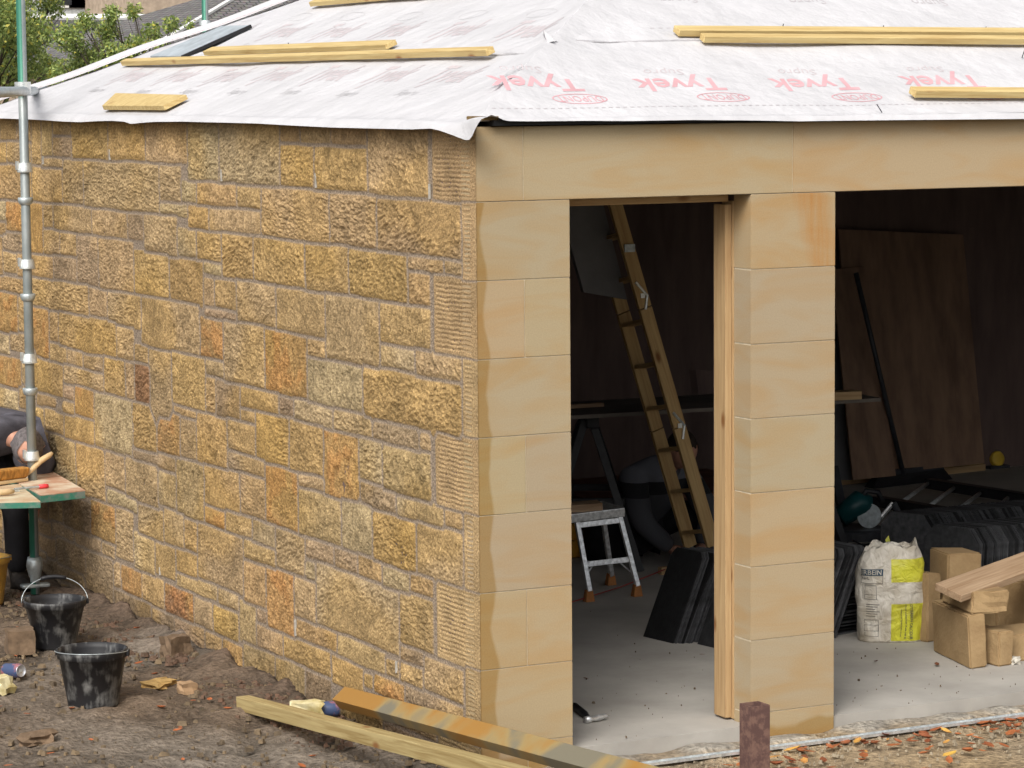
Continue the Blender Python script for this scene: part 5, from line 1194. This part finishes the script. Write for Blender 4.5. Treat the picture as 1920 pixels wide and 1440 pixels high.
def person_out():
    """mason bent double over the bench, crown of the head towards the camera"""
    root_j = {'pelvis': ((-.33, 5.38, .60), .14), 'belly': ((-.31, 5.27, .71), .17), 'chest': ((-.26, 5.13, .765), .20), 'neck': ((-.225, 4.99, .70), .05), 'skull': ((-.205, 4.93, .67), .06),
         'shl': ((-.165, 5.10, .70), .115), 'ell': ((-.10, 5.04, .53), .082), 'wrl': ((-.12, 5.04, .36), .03),
         'shr': ((-.43, 5.08, .72), .105), 'elr': ((-.50, 5.0, .52), .055), 'wrr': ((-.42, 5.02, .38), .03),
         'hpl': ((-.24, 5.34, .55), .095), 'knl': ((-.22, 5.02, .34), .065), 'anl': ((-.23, 5.02, -.04), .042),
         'hpr': ((-.42, 5.36, .55), .095), 'knr': ((-.44, 5.04, .34), .065), 'anr': ((-.44, 5.06, -.04), .042)}
    E_ = [('pelvis', 'belly'), ('belly', 'chest'), ('chest', 'neck'), ('neck', 'skull'), ('chest', 'shl'), ('shl', 'ell'), ('ell', 'wrl'), ('chest', 'shr'), ('shr', 'elr'), ('elr', 'wrr'), ('pelvis', 'hpl'), ('hpl', 'knl'), ('knl', 'anl'), ('pelvis', 'hpr'), ('hpr', 'knr'), ('knr', 'anr')]
    body = skin('person', {k: (v[0], v[1]*(.62 if k not in ('skull', 'neck') else 1)) for k, v in root_j.items()}, E_, M['skin']); tag(body, 'mason in dark grey fleece bent double over the bench, balding grey head down', 'person')
    jk = {k: (v[0], (v[1]+.022 if k not in ('chest', 'belly', 'pelvis') else v[1]+.018)) for k, v in root_j.items() if k in ('pelvis', 'belly', 'chest', 'shl', 'ell', 'wrl', 'shr', 'elr', 'wrr')}
    jk['collar'] = ((-.215, 4.985, .69), .118)
    skin('jacket', jk, [e for e in E_ if e[0] in jk and e[1] in jk]+[('chest', 'collar')], M['fleece'], body, sub=3)
    tr = {k: (v[0], v[1]+.02) for k, v in root_j.items() if k in ('pelvis', 'hpl', 'knl', 'anl', 'hpr', 'knr', 'anr')}
    skin('trousers', tr, [e for e in E_ if e[0] in tr and e[1] in tr], M['trouser'], body)
    for x, y in ((-.23, 5.0), (-.44, 5.04)):
        skin('boot', {'pelvis': ((x, y+.05, -.06), .05), 'a': ((x, y+.04, .02), .045), 't': ((x+.01, y-.12, -.075), .04), 't2': ((x+.01, y-.17, -.08), .03)}, [('pelvis', 'a'), ('pelvis', 't'), ('t', 't2')], M['boot'], body)
    head((-.195, 4.90, .665), (.05, .25, -1), (-.3, -.9, .2), .102, body, M['hairgrey'], bald=True)
    # folds of the hood gathered round the collar
    b = MB()
    for k, (rr_, dz_) in enumerate(((.115, .0), (.135, .012), (.155, .02))):
        pts = []
        for i in range(25):
            t = math.pi*(i/24)*1.15-.25; pts.append((-.222+rr_*math.cos(t), 5.0+.02*k, .665+rr_*.95*math.sin(t)+dz_*.3))
        b.tube(pts, .016, 8)
    b.build('hood', M['fleece'], body, smooth=True)
    hand((-.12, 5.04, .36), (-.3, -.6, -.5), (-1, 0, 0), body, .7); hand((-.42, 5.02, .38), (.4, -.6, -.5), (1, 0, 0), body, .7)
person_out()
def person_in():
    J = {'pelvis': ((2.98, 4.00, .16), .13), 'belly': ((2.97, 3.90, .28), .13), 'chest': ((2.965, 3.76, .40), .145), 'neck': ((2.99, 3.66, .48), .055), 'skull': ((3.01, 3.62, .53), .06),
         'shl': ((2.80, 3.72, .42), .07), 'ell': ((2.77, 3.58, .20), .05), 'wrl': ((2.93, 3.52, .05), .03),
         'shr': ((3.13, 3.72, .42), .07), 'elr': ((3.20, 3.56, .20), .05), 'wrr': ((3.09, 3.50, .05), .03),
         'hpl': ((2.88, 3.98, .12), .09), 'knl': ((2.84, 3.66, .07), .065), 'anl': ((2.86, 3.98, .0), .04),
         'hpr': ((3.08, 3.98, .12), .09), 'knr': ((3.20, 3.72, .22), .065), 'anr': ((3.22, 3.70, .0), .042)}
    E_ = [('pelvis', 'belly'), ('belly', 'chest'), ('chest', 'neck'), ('neck', 'skull'), ('chest', 'shl'), ('shl', 'ell'), ('ell', 'wrl'), ('chest', 'shr'), ('shr', 'elr'), ('elr', 'wrr'), ('pelvis', 'hpl'), ('hpl', 'knl'), ('knl', 'anl'), ('pelvis', 'hpr'), ('hpr', 'knr'), ('knr', 'anr')]
    body = skin('person', {k: (v[0], v[1]*(.62 if k not in ('skull', 'neck') else 1)) for k, v in J.items()}, E_, M['skin']); tag(body, 'worker in grey and black fleece crouching behind the loft ladder', 'person')
    m, n, b = mat_base('grey black panelled fleece'); L = n.links.new
    tc = N(n, 'ShaderNodeTexCoord'); sx = N(n, 'ShaderNodeSeparateXYZ'); L(tc.outputs['Object'], sx.inputs[0])
    r = N(n, 'ShaderNodeValToRGB'); L(sx.outputs[2], r.inputs[0]); r.color_ramp.interpolation = 'CONSTANT'; e = r.color_ramp.elements
    e[0].position = 0; e[0].color = (.055, .056, .064, 1); e[1].position = .325; e[1].color = (.012, .012, .014, 1); k = e.new(.405); k.color = (.12, .125, .145, 1)
    L(r.outputs[0], b.inputs['Base Color']); b.inputs['Roughness'].default_value = .95
    jk = {k_: (v[0], v[1]+.02) for k_, v in J.items() if k_ in ('pelvis', 'belly', 'chest', 'shl', 'ell', 'wrl', 'shr', 'elr', 'wrr')}
    jk['collar'] = ((2.99, 3.655, .475), .112)
    skin('jacket', jk, [q for q in E_ if q[0] in jk and q[1] in jk]+[('chest', 'collar')], m, body)
    tr = {k_: (v[0], v[1]+.018) for k_, v in J.items() if k_ in ('pelvis', 'hpl', 'knl', 'anl', 'hpr', 'knr', 'anr')}
    skin('trousers', tr, [q for q in E_ if q[0] in tr and q[1] in tr], M['trouser'], body)
    for x, y in ((2.86, 4.05), (3.22, 3.70)): skin('boot', {'pelvis': ((x, y, .0), .045), 't': ((x, y-.13, -.01), .04), 't2': ((x, y-.18, -.012), .032)}, [('pelvis', 't'), ('t', 't2')], M['boot'], body)
    head((3.02, 3.58, .575), (.15, -1, -.75), (.05, -.7, 1), .10, body, M['hairdark'])
    hand((2.93, 3.52, .05), (.5, -.8, -.25), (1, 0, 0), body, .8); hand((3.09, 3.50, .05), (-.2, -1, -.25), (-1, 0, 0), body, .8)
person_in()
# ------------------------------------------------------------------ scaffold
def pole_mat():
    m, n, b = mat_base('galvanised tube with worn green paint'); L = n.links.new
    tc = N(n, 'ShaderNodeTexCoord'); sx = N(n, 'ShaderNodeSeparateXYZ'); L(tc.outputs['Object'], sx.inputs[0])
    no = N(n, 'ShaderNodeTexNoise', Scale=7.0, Detail=6.0); L(tc.outputs['Object'], no.inputs['Vector'])
    hi = N(n, 'ShaderNodeMapRange'); L(sx.outputs[2], hi.inputs[0]); hi.inputs[1].default_value = 2.60; hi.inputs[2].default_value = 2.63
    lo = N(n, 'ShaderNodeMapRange'); L(sx.outputs[2], lo.inputs[0]); lo.inputs[1].default_value = .52; lo.inputs[2].default_value = .48
    lf = N(n, 'ShaderNodeMapRange'); L(sx.outputs[0], lf.inputs[0]); lf.inputs[1].default_value = -.002; lf.inputs[2].default_value = -.006
    a = N(n, 'ShaderNodeMath', operation='MAXIMUM'); L(hi.outputs[0], a.inputs[0]); L(lo.outputs[0], a.inputs[1])
    c = N(n, 'ShaderNodeMath', operation='MULTIPLY'); L(a.outputs[0], c.inputs[0]); L(lf.outputs[0], c.inputs[1])
    mx = N(n, 'ShaderNodeMix', data_type='RGBA'); L(c.outputs[0], mx.inputs['Factor'])
    gr = N(n, 'ShaderNodeValToRGB'); L(no.outputs['Fac'], gr.inputs[0]); gr.color_ramp.elements[0].position = .35; gr.color_ramp.elements[0].color = (.21, .24, .24, 1); gr.color_ramp.elements[1].position = .65; gr.color_ramp.elements[1].color = (.32, .345, .34, 1)
    L(gr.outputs[0], mx.inputs['A']); mx.inputs['B'].default_value = (.035, .17, .115, 1)
    L(mx.outputs['Result'], b.inputs['Base Color']); b.inputs['Roughness'].default_value = .45; b.inputs['Metallic'].default_value = .3
    return m
M['pole'] = pole_mat()
def standard(base, top, cups, label, colr=.0242):
    base = np.array(base, float); root = empty('scaffold_pole', base, label, 'scaffold pole', 'scaffold poles')
    h = top-base[2]
    MB().tube([(0, 0, .02), (0, 0, h)], colr, 20).build('tube', M['pole'], root, smooth=True, local=True)
    for z in cups:
        z = z-base[2]
        MB().lathe([(.0243, z+.035), (.034, z+.036), (.037, z+.02), (.040, z-.004), (.040, z-.012), (.0243, z-.016)], n=24).build('top_cup', M['galvbright'], root, smooth=False, local=True)
        MB().box((-.046, -.012, z+.0), (-.034, .012, z+.045)).build('cup_lug', M['galvbright'], root, local=True)
        z2 = z-.155
        MB().lathe([(.0243, z2+.012), (.037, z2+.012), (.040, z2+.008), (.037, z2-.012), (.030, z2-.024), (.0243, z2-.027)], n=24).build('bottom_cup', M['galv'], root, smooth=True, local=True)
    return root
yp = 4.75
base = PY(66, 1102, yp)
root = standard((base[0]+.0, yp, GROUND), 3.35, [PY(52, y, yp)[2]-.006 for y in (316, 497, 674, 857)], 'grey and green scaffold pole with cups in front of the rubble wall')
tl = R(.0)
z = PY(65, 1062, yp)[2]-GROUND
MB().lathe([(.0243, z+.05), (.036, z+.05), (.040, z+.03), (.044, z+.004), (.040, z-.012), (.032, z-.05), (.026, z-.06), (.020, z-.13)], n=24).build('base_collar', M['galv'], root, smooth=True, local=True)
MB().box((-.075, -.03, .055), (.075, .03, .075)).build('jack_wing_nut', M['galv'], root, bevel=.009, local=True)
MB().box((-.075, -.075, .0), (.075, .075, .008)).build('base_plate', M['galv'], root, local=True)
a = PY(0, 173, 2.4); b_ = PY(48, 171, yp+.075); d_ = (b_-a)/np.linalg.norm(b_-a)
o = MB().tube([a-d_*3, b_+d_*3.2], .0242, 20).build('scaffold_ledger', M['galv'], smooth=True); tag(o, 'horizontal grey scaffold tube crossing behind the pole at the top left', 'scaffold tube')
c_ = PY(50, 157, yp)
o = MB().lathe([(.026, -.03), (.042, -.03), (.042, .03), (.026, .03)], n=20).build('pole_coupler', M['galvbright'], root); o.location = Vector((0, 0, c_[2]-GROUND)); o.matrix_basis = Matrix.Translation((0, 0, c_[2]-GROUND-.02))
q = PY(385, 45, 10.2)
standard((q[0], 10.2, GROUND), 4.2, [q[2]-.01, q[2]-.51], 'distant scaffold pole end showing beyond the roof edge by the slate roofs')
# ------------------------------------------------------------------ bench with tools
zb = .502
def slab(name, cs, z, t, mt, edge, label):
    P_ = [PZ(x, y, z) for x, y in cs]; dn = np.array([0, 0, -t])
    o_ = empty(name, P_[0], label, 'work board')
    MB().hexa([p+dn*.12 for p in P_], [p for p in P_]).build('board_top', mt, o_)
    MB().hexa([p+dn for p in P_], [p+dn*.14 for p in P_]).build('green_frame', edge, o_, bevel=.003)
    return o_
M['dustyboard'] = mat('dusty board', lin((178, 138, 112)), rough=.85, c2=lin((205, 192, 168)), scale=6, thresh=(.4, .62))
M['dustyboard2'] = mat('pale dusty board', lin((205, 196, 168)), rough=.85, c2=lin((186, 158, 126)), scale=6, thresh=(.4, .62))
slab('bench_board', ((76, 928), (160, 919), (92, 880), (6, 890)), zb, .042, M['dustyboard'], M['greenpaint'], 'green edged bench board reaching further right, by the scaffold pole')
slab('bench_board', ((-95, 944), (76, 940), (36, 908), (-120, 908)), zb-.004, .034, M['dustyboard2'], M['greenpaint'], 'paler green edged bench board at the left edge')
MB_ = MB(); p = PZ(30, 915, zb-.05); o = MB_.tube([(p[0]-.5, p[1], zb-.085), (p[0]+.12, p[1], zb-.085)], .024, 12).tube([(p[0]-.5, p[1], GROUND), (p[0]-.5, p[1], zb-.085)], .024, 12).build('bench_rail', M['galv'], smooth=True); tag(o, 'grey tube carrying the green edged boards', 'scaffold tube')
# hand brush
q = PZ(25, 905, zb+.002); ex = PZ(60, 900, zb)-PZ(0, 908, zb); ex /= np.linalg.norm(ex); ey = np.array([-ex[1], ex[0], 0])
root = empty('hand_brush', q, 'soft brown bristled hand brush with pale handle lying on the bench', 'brush')
z1 = np.array([0, 0, 1.])
MB().hexa([q-ex*.16-ey*.02, q+ex*.085-ey*.02, q+ex*.085+ey*.03, q-ex*.16+ey*.03], [q-ex*.16-ey*.02+z1*.018, q+ex*.085-ey*.02+z1*.018, q+ex*.085+ey*.03+z1*.018, q-ex*.16+ey*.03+z1*.018]).build('brush_stock', M['handle'], root, bevel=.005)
MB().hexa([q-ex*.155-ey*.018+z1*.019, q+ex*.085-ey*.018+z1*.019, q+ex*.085+ey*.03+z1*.019, q-ex*.155+ey*.03+z1*.019], [q-ex*.17-ey*.03+z1*.078, q+ex*.095-ey*.03+z1*.074, q+ex*.10+ey*.045+z1*.074, q-ex*.17+ey*.045+z1*.078]).build('bristles', M['bristle'], root, bevel=.014, seg=3)
h0 = q+ex*.08+z1*.03; h1 = PY(98, 849, q[1]+.06)
MB().tube([h0, h0+(h1-h0)*.2, h0+(h1-h0)*.55+z1*.01, h0+(h1-h0)*.9, h1], [.010, .012, .017, .014, .009], 12).build('brush_handle', M['handle'], root, smooth=True)
q = PZ(90, 911, zb+.012); p = PZ(28, 917, zb+.012); dd = (p-q)/np.linalg.norm(p-q)
root = empty('chisel', q, 'grey chisel with red end cap lying on the bench', 'chisel')
MB().tube([q, q+dd*.02, q+dd*.05], [.010, .0125, .010], 10).build('red_cap', M['red'], root, smooth=True)
MB().tube([q+dd*.05, q+dd*.19], .006, 8).build('blade', M['galv'], root)
p = PZ(26, 921, zb+.016); root = empty('mallet_handle', p, 'wooden handled trowel lying at the left end of the bench', 'trowel')
MB().tube([p, p+dd*.03, p+dd*.11], [.010, .015, .013], 10).build('trowel_handle', M['handle'], root, smooth=True)
MB().tube([p-dd*.03, p], .005, 8).build('ferrule', M['galvbright'], root)
q = PZ(10, 878, zb); o = MB().hexa([q+(-.25, 0, 0), q+(.10, 0, 0), q+(.06, .12, 0), q+(-.25, .12, 0)], [q+(-.25, 0, .06), q+(.12, 0, .035), q+(.06, .13, .05), q+(-.25, .13, .07)]).build('worked_stone', mat('pale worked stone', lin((190, 180, 140)), rough=.9, c2=lin((150, 140, 110)), bump=.4), bevel=.004); tag(o, 'pale flat stone being worked under the bent mason', 'stone')
#@@SECTION_BACK
def leaf_cloud(ctrs, n, size, mt, name, parent, seed):
    rr = np.random.default_rng(seed); w = np.array([c[3]**2 for c in ctrs]); w = w/w.sum(); k = rr.choice(len(ctrs), n, p=w)
    C_ = np.array([c[:3] for c in ctrs])[k]; Rr = np.array([c[3] for c in ctrs])[k]
    d = rr.standard_normal((n, 3)); d /= np.linalg.norm(d, axis=1)[:, None]; P_ = C_+d*(Rr*rr.random(n)**.45)[:, None]
    a = rr.standard_normal((n, 3)); a[:, 2] -= .6; a /= np.linalg.norm(a, axis=1)[:, None]; b = np.cross(a, rr.standard_normal((n, 3))); b /= np.linalg.norm(b, axis=1)[:, None]
    s_ = size*rr.uniform(.6, 1.3, n)[:, None]; nn = np.cross(a, b)
    V = np.stack([P_, P_+a*s_*.5+b*s_*.24+nn*s_*.06, P_+a*s_, P_+a*s_*.5-b*s_*.24+nn*s_*.06], 1).reshape(-1, 3)
    me = bpy.data.meshes.new(name); me.vertices.add(4*n); me.vertices.foreach_set('co', V.reshape(-1).astype(np.float32))
    me.loops.add(4*n); me.loops.foreach_set('vertex_index', np.arange(4*n, dtype=np.int32)); me.polygons.add(n); me.polygons.foreach_set('loop_start', (np.arange(n)*4).astype(np.int32)); me.update(calc_edges=True)
    at = me.color_attributes.new('Col', 'FLOAT_COLOR', 'POINT'); c0 = np.array(lin((98, 122, 62))); c1 = np.array(lin((190, 202, 118))); t = np.clip(rr.random(n)**1.3, 0, 1)[:, None]; c = c0*(1-t)+c1*t; yl = rr.random(n) < .06; c[yl] = np.array(lin((206, 196, 90)))
    cc = np.ones((n, 4, 4), np.float32); cc[:, :, :3] = c[:, None]; at.data.foreach_set('color', cc.reshape(-1))
    return link(name, me, mt, parent)
def leaf_mat():
    m, n, b = mat_base('leaves'); L = n.links.new; a = N(n, 'ShaderNodeAttribute', attribute_name='Col'); L(a.outputs['Color'], b.inputs['Base Color']); b.inputs['Roughness'].default_value = .5
    tr = N(n, 'ShaderNodeBsdfTranslucent'); L(a.outputs['Color'], tr.inputs[0]); mx = N(n, 'ShaderNodeMixShader'); mx.inputs[0].default_value = .3; L(b.outputs[0], mx.inputs[1]); L(tr.outputs[0], mx.inputs[2]); L(mx.outputs[0], n.nodes['Material Output'].inputs[0]); return m
M['leaf'] = leaf_mat()
def tree(base, ctrs, n, size, label, seed, group=None, tw=1.):
    root = empty('leafy_tree', base, label, 'tree', group); rr = random.Random(seed); b = MB(); base = Vector(base)
    cc = Vector(np.mean([c[:3] for c in ctrs], 0)); mid = base.lerp(cc, .55)+Vector((rr.uniform(-.2, .2), 0, 0))
    b.tube([base, base.lerp(mid, .5)+Vector((.06, .03, 0)), mid], [.13, .10, .08], 10)
    for c in ctrs:
        e_ = Vector(c[:3]); m_ = mid.lerp(e_, .5)+Vector((rr.uniform(-.15, .15), rr.uniform(-.1, .1), rr.uniform(-.1, .15)))
        b.tube([mid, m_, e_], [.05*tw, .03*tw, .012*tw], 7)
        for _ in range(5): b.tube([m_.lerp(e_, rr.random()), e_+Vector((rr.gauss(0, 1), rr.gauss(0, 1), rr.gauss(0, 1)))*c[3]*.5], [.014*tw, .004*tw], 5)
    b.build('trunk', M['bark'], root, smooth=True)
    leaf_cloud(ctrs, n, size, M['leaf'], 'crown', root, seed)
def at(px, py, y): return tuple(PY(px, py, y))
cs = [(*at(x, y, 17+k*.4), r_) for k, (x, y, r_) in enumerate(((-40, 20, .42), (20, 40, .30), (40, 110, .26), (-20, 130, .36), (70, 60, .20), (85, 130, .18), (10, -60, .5), (95, 10, .15), (-90, 80, .5), (60, -60, .3)))]
tree((cs[0][0]-.3, 17.5, GROUND), cs, 26000, .045, 'dense green tree filling the top left corner behind the pole', 1, tw=.6)
cs = [(*at(x, y, 15.0+.15*(k % 3)), r_) for k, (x, y, r_) in enumerate(((130, 70, .15), (165, 110, .17), (200, 60, .13), (215, 105, .14), (255, 85, .12), (285, 60, .10), (320, 45, .08), (355, 45, .055), (240, 120, .12), (160, 40, .10), (300, 85, .07), (120, 140, .15), (195, 135, .14), (210, 25, .09), (250, 20, .08)))]
tree((cs[4][0], 15.2, GROUND), cs, 8500, .038, 'loose leafy shrub with visible branches beyond the roof hip', 2, tw=.33)
# far houses
def house(x0, x1, y0, y1, ze, zr, ax, wallm, roofm, label, wins=()):
    root = empty('far_house', (x0, y0, GROUND), label, 'house')
    MB().box((x0, y0, GROUND), (x1, y1, ze)).build('wall', wallm, root)
    def quad(vs, uvs):
        me = bpy.data.meshes.new('roof'); me.from_pydata([tuple(v) for v in vs], [], [tuple(range(len(vs)))]); uv = me.uv_layers.new(name='UVMap')
        for i, l in enumerate(me.loops): uv.data[i].uv = uvs[l.vertex_index]
        return link('roof', me, roofm, root)
    e = .25
    if ax == 'x':
        ym = (y0+y1)/2; L_ = (x1-x0+2*e)/4.; W_ = math.hypot(ym-y0, zr-ze)/4.
        for s_, ya in ((1, y0-e), (-1, y1+e)):
            quad([(x0-e, ya, ze-.1), (x1+e, ya, ze-.1), (x1+e, ym, zr), (x0-e, ym, zr)], [(0, 0), (L_, 0), (L_, W_), (0, W_)])
        MB().add([(x0, y0, ze), (x0, y1, ze), (x0, ym, zr-.08)], [(0, 1, 2)]).add([(x1, y0, ze), (x1, y1, ze), (x1, ym, zr-.08)], [(0, 1, 2)]).build('gable', wallm, root)
        MB().tube([(x0-e, ym, zr+.03), (x1+e, ym, zr+.03)], .09, 8).build('ridge', M['whitepaint'], root)
        MB().box((x0-e, y0-e-.08, ze-.2), (x1+e, y0-e-.002, ze-.08)).build('gutter', M['whitepaint'], root)
    else:
        xm = (x0+x1)/2; L_ = (y1-y0+2*e)/4.; W_ = math.hypot(xm-x0, zr-ze)/4.
        for xa in (x0-e, x1+e): quad([(xa, y0-e, ze-.1), (xa, y1+e, ze-.1), (xm, y1+e, zr), (xm, y0-e, zr)], [(0, 0), (L_, 0), (L_, W_), (0, W_)])
        MB().add([(x0, y0, ze), (x1, y0, ze), (xm, y0, zr-.08)], [(0, 1, 2)]).add([(x0, y1, ze), (x1, y1, ze), (xm, y1, zr-.08)], [(0, 1, 2)]).build('gable', wallm, root)
        MB().tube([(xm, y0-e, zr+.03), (xm, y1+e, zr+.03)], .07, 8).build('ridge', M['whitepaint'], root)
        for xa in (x0-e, x1+e): MB().tube([(xa, y0-e-.01, ze-.07), (xm, y0-e-.01, zr+.02)], .05, 6).build('verge', M['whitepaint'], root)
    for (wx, wz, ww, wh) in wins:
        f = MB().box((wx, y0-.06, wz), (wx+ww, y0-.01, wz+wh)).build('window', M['whitepaint'], root)
        MB().box((wx+.08, y0-.08, wz+.08), (wx+ww-.08, y0-.062, wz+wh-.08)).build('pane', M['glassdark'], f)
    return root
sr1 = slate_roof('grey slate courses', (.30, .28, .27), 7); sr2 = slate_roof('brown grey slate courses', (.19, .175, .17), 24)
A_ = np.array(at(365, 40, 42)); B_ = np.array(at(640, 110, 42))
# slated roof running away beyond the hip: its left verge is the pale line at (375,38)-(445,0)
v0, v1 = np.array(at(300, 120, 38)), np.array(at(470, -14, 46))
def hip_house():
    root = empty('far_house', at(224, 120, 42)[:2]+(GROUND,), 'house with a wide grey slate hipped roof behind the garage hip', 'house')
    a, b_, c, d = [np.array(at(x, y, yy_)) for x, y, yy_ in ((215, 125, 42), (1300, 125, 42), (1200, -35, 46), (504, -35, 46))]
    a[2] = b_[2]; d[2] = c[2]
    me = bpy.data.meshes.new('roof'); e1_ = np.array([a[0]-.3, 52, a[2]]); me.from_pydata([tuple(v) for v in (a, b_, c, d, e1_)], [], [(0, 1, 2, 3), (4, 0, 3)]); uv = me.uv_layers.new(name='UVMap')
    U_ = [(0, 0), ((b_[0]-a[0])/4, 0), ((c[0]-a[0])/4, 1.4), ((d[0]-a[0])/4, 1.4), (2, 0), (0, 0), (1, 1.4)]
    for i in range(7): uv.data[i].uv = U_[i]
    link('roof', me, sr1, root)
    MB().tube([a+(0, -.02, .02), d+(0, -.02, .02)], .05, 6).build('hip_flashing', M['whitepaint'], root)
    MB().tube([d+(0, 0, .03), c+(0, 0, .03)], .08, 6).build('ridge', M['whitepaint'], root)
    MB().box((a[0]+.15, 42.3, GROUND), (b_[0]-.2, 52, a[2]-.02)).build('wall', M['renderpink'], root)
hip_house()
hx = at(150, 60, 52)[0]
house(hx-4, hx+2.6, 50, 58, at(200, 120, 50)[2], at(200, 36, 54)[2], 'x', M['render'], sr2, 'low house with brown slate roof seen through the shrub')
hx = at(100, 10, 75)[0]
house(hx-8, at(268, 10, 75)[0], 75, 84, at(100, -60, 75)[2], at(100, -160, 78)[2], 'x', mat('pale grey wall', (.40, .42, .42), rough=.9), sr2, 'pale grey house at the very top left with dark windows', wins=((at(100, 10, 75)[0], at(0, 14, 75)[2], 1.2, 1.6), (at(128, 10, 75)[0], at(0, 14, 75)[2], 1.2, 1.6), (at(208, 10, 75)[0], at(0, 14, 75)[2], 1.3, 1.6), (at(238, 10, 75)[0], at(0, 14, 75)[2], .8, 1.6)))
house(at(268, 10, 70)[0], at(480, 10, 70)[0]+20, 70, 79, at(100, -160, 70)[2], at(100, -300, 75)[2], 'x', M['renderpink'], sr2, 'tall beige walled house behind the slate gable')
# trees closing the skyline behind the houses
for k, px in enumerate((-260, -60, 160, 420, 800, 1300, 1800)):
    p = at(px, 60, 95); cs = [(p[0]+random.uniform(-4, 4), 95+random.uniform(-2, 2), random.uniform(2.5, 8), random.uniform(2, 3.2)) for _ in range(8)]
    tree((p[0], 95, GROUND), cs, 5000, .32, ('broad green tree far behind the houses', 'broad green tree far behind the houses')[0], 20+k, 'trees far behind the houses')
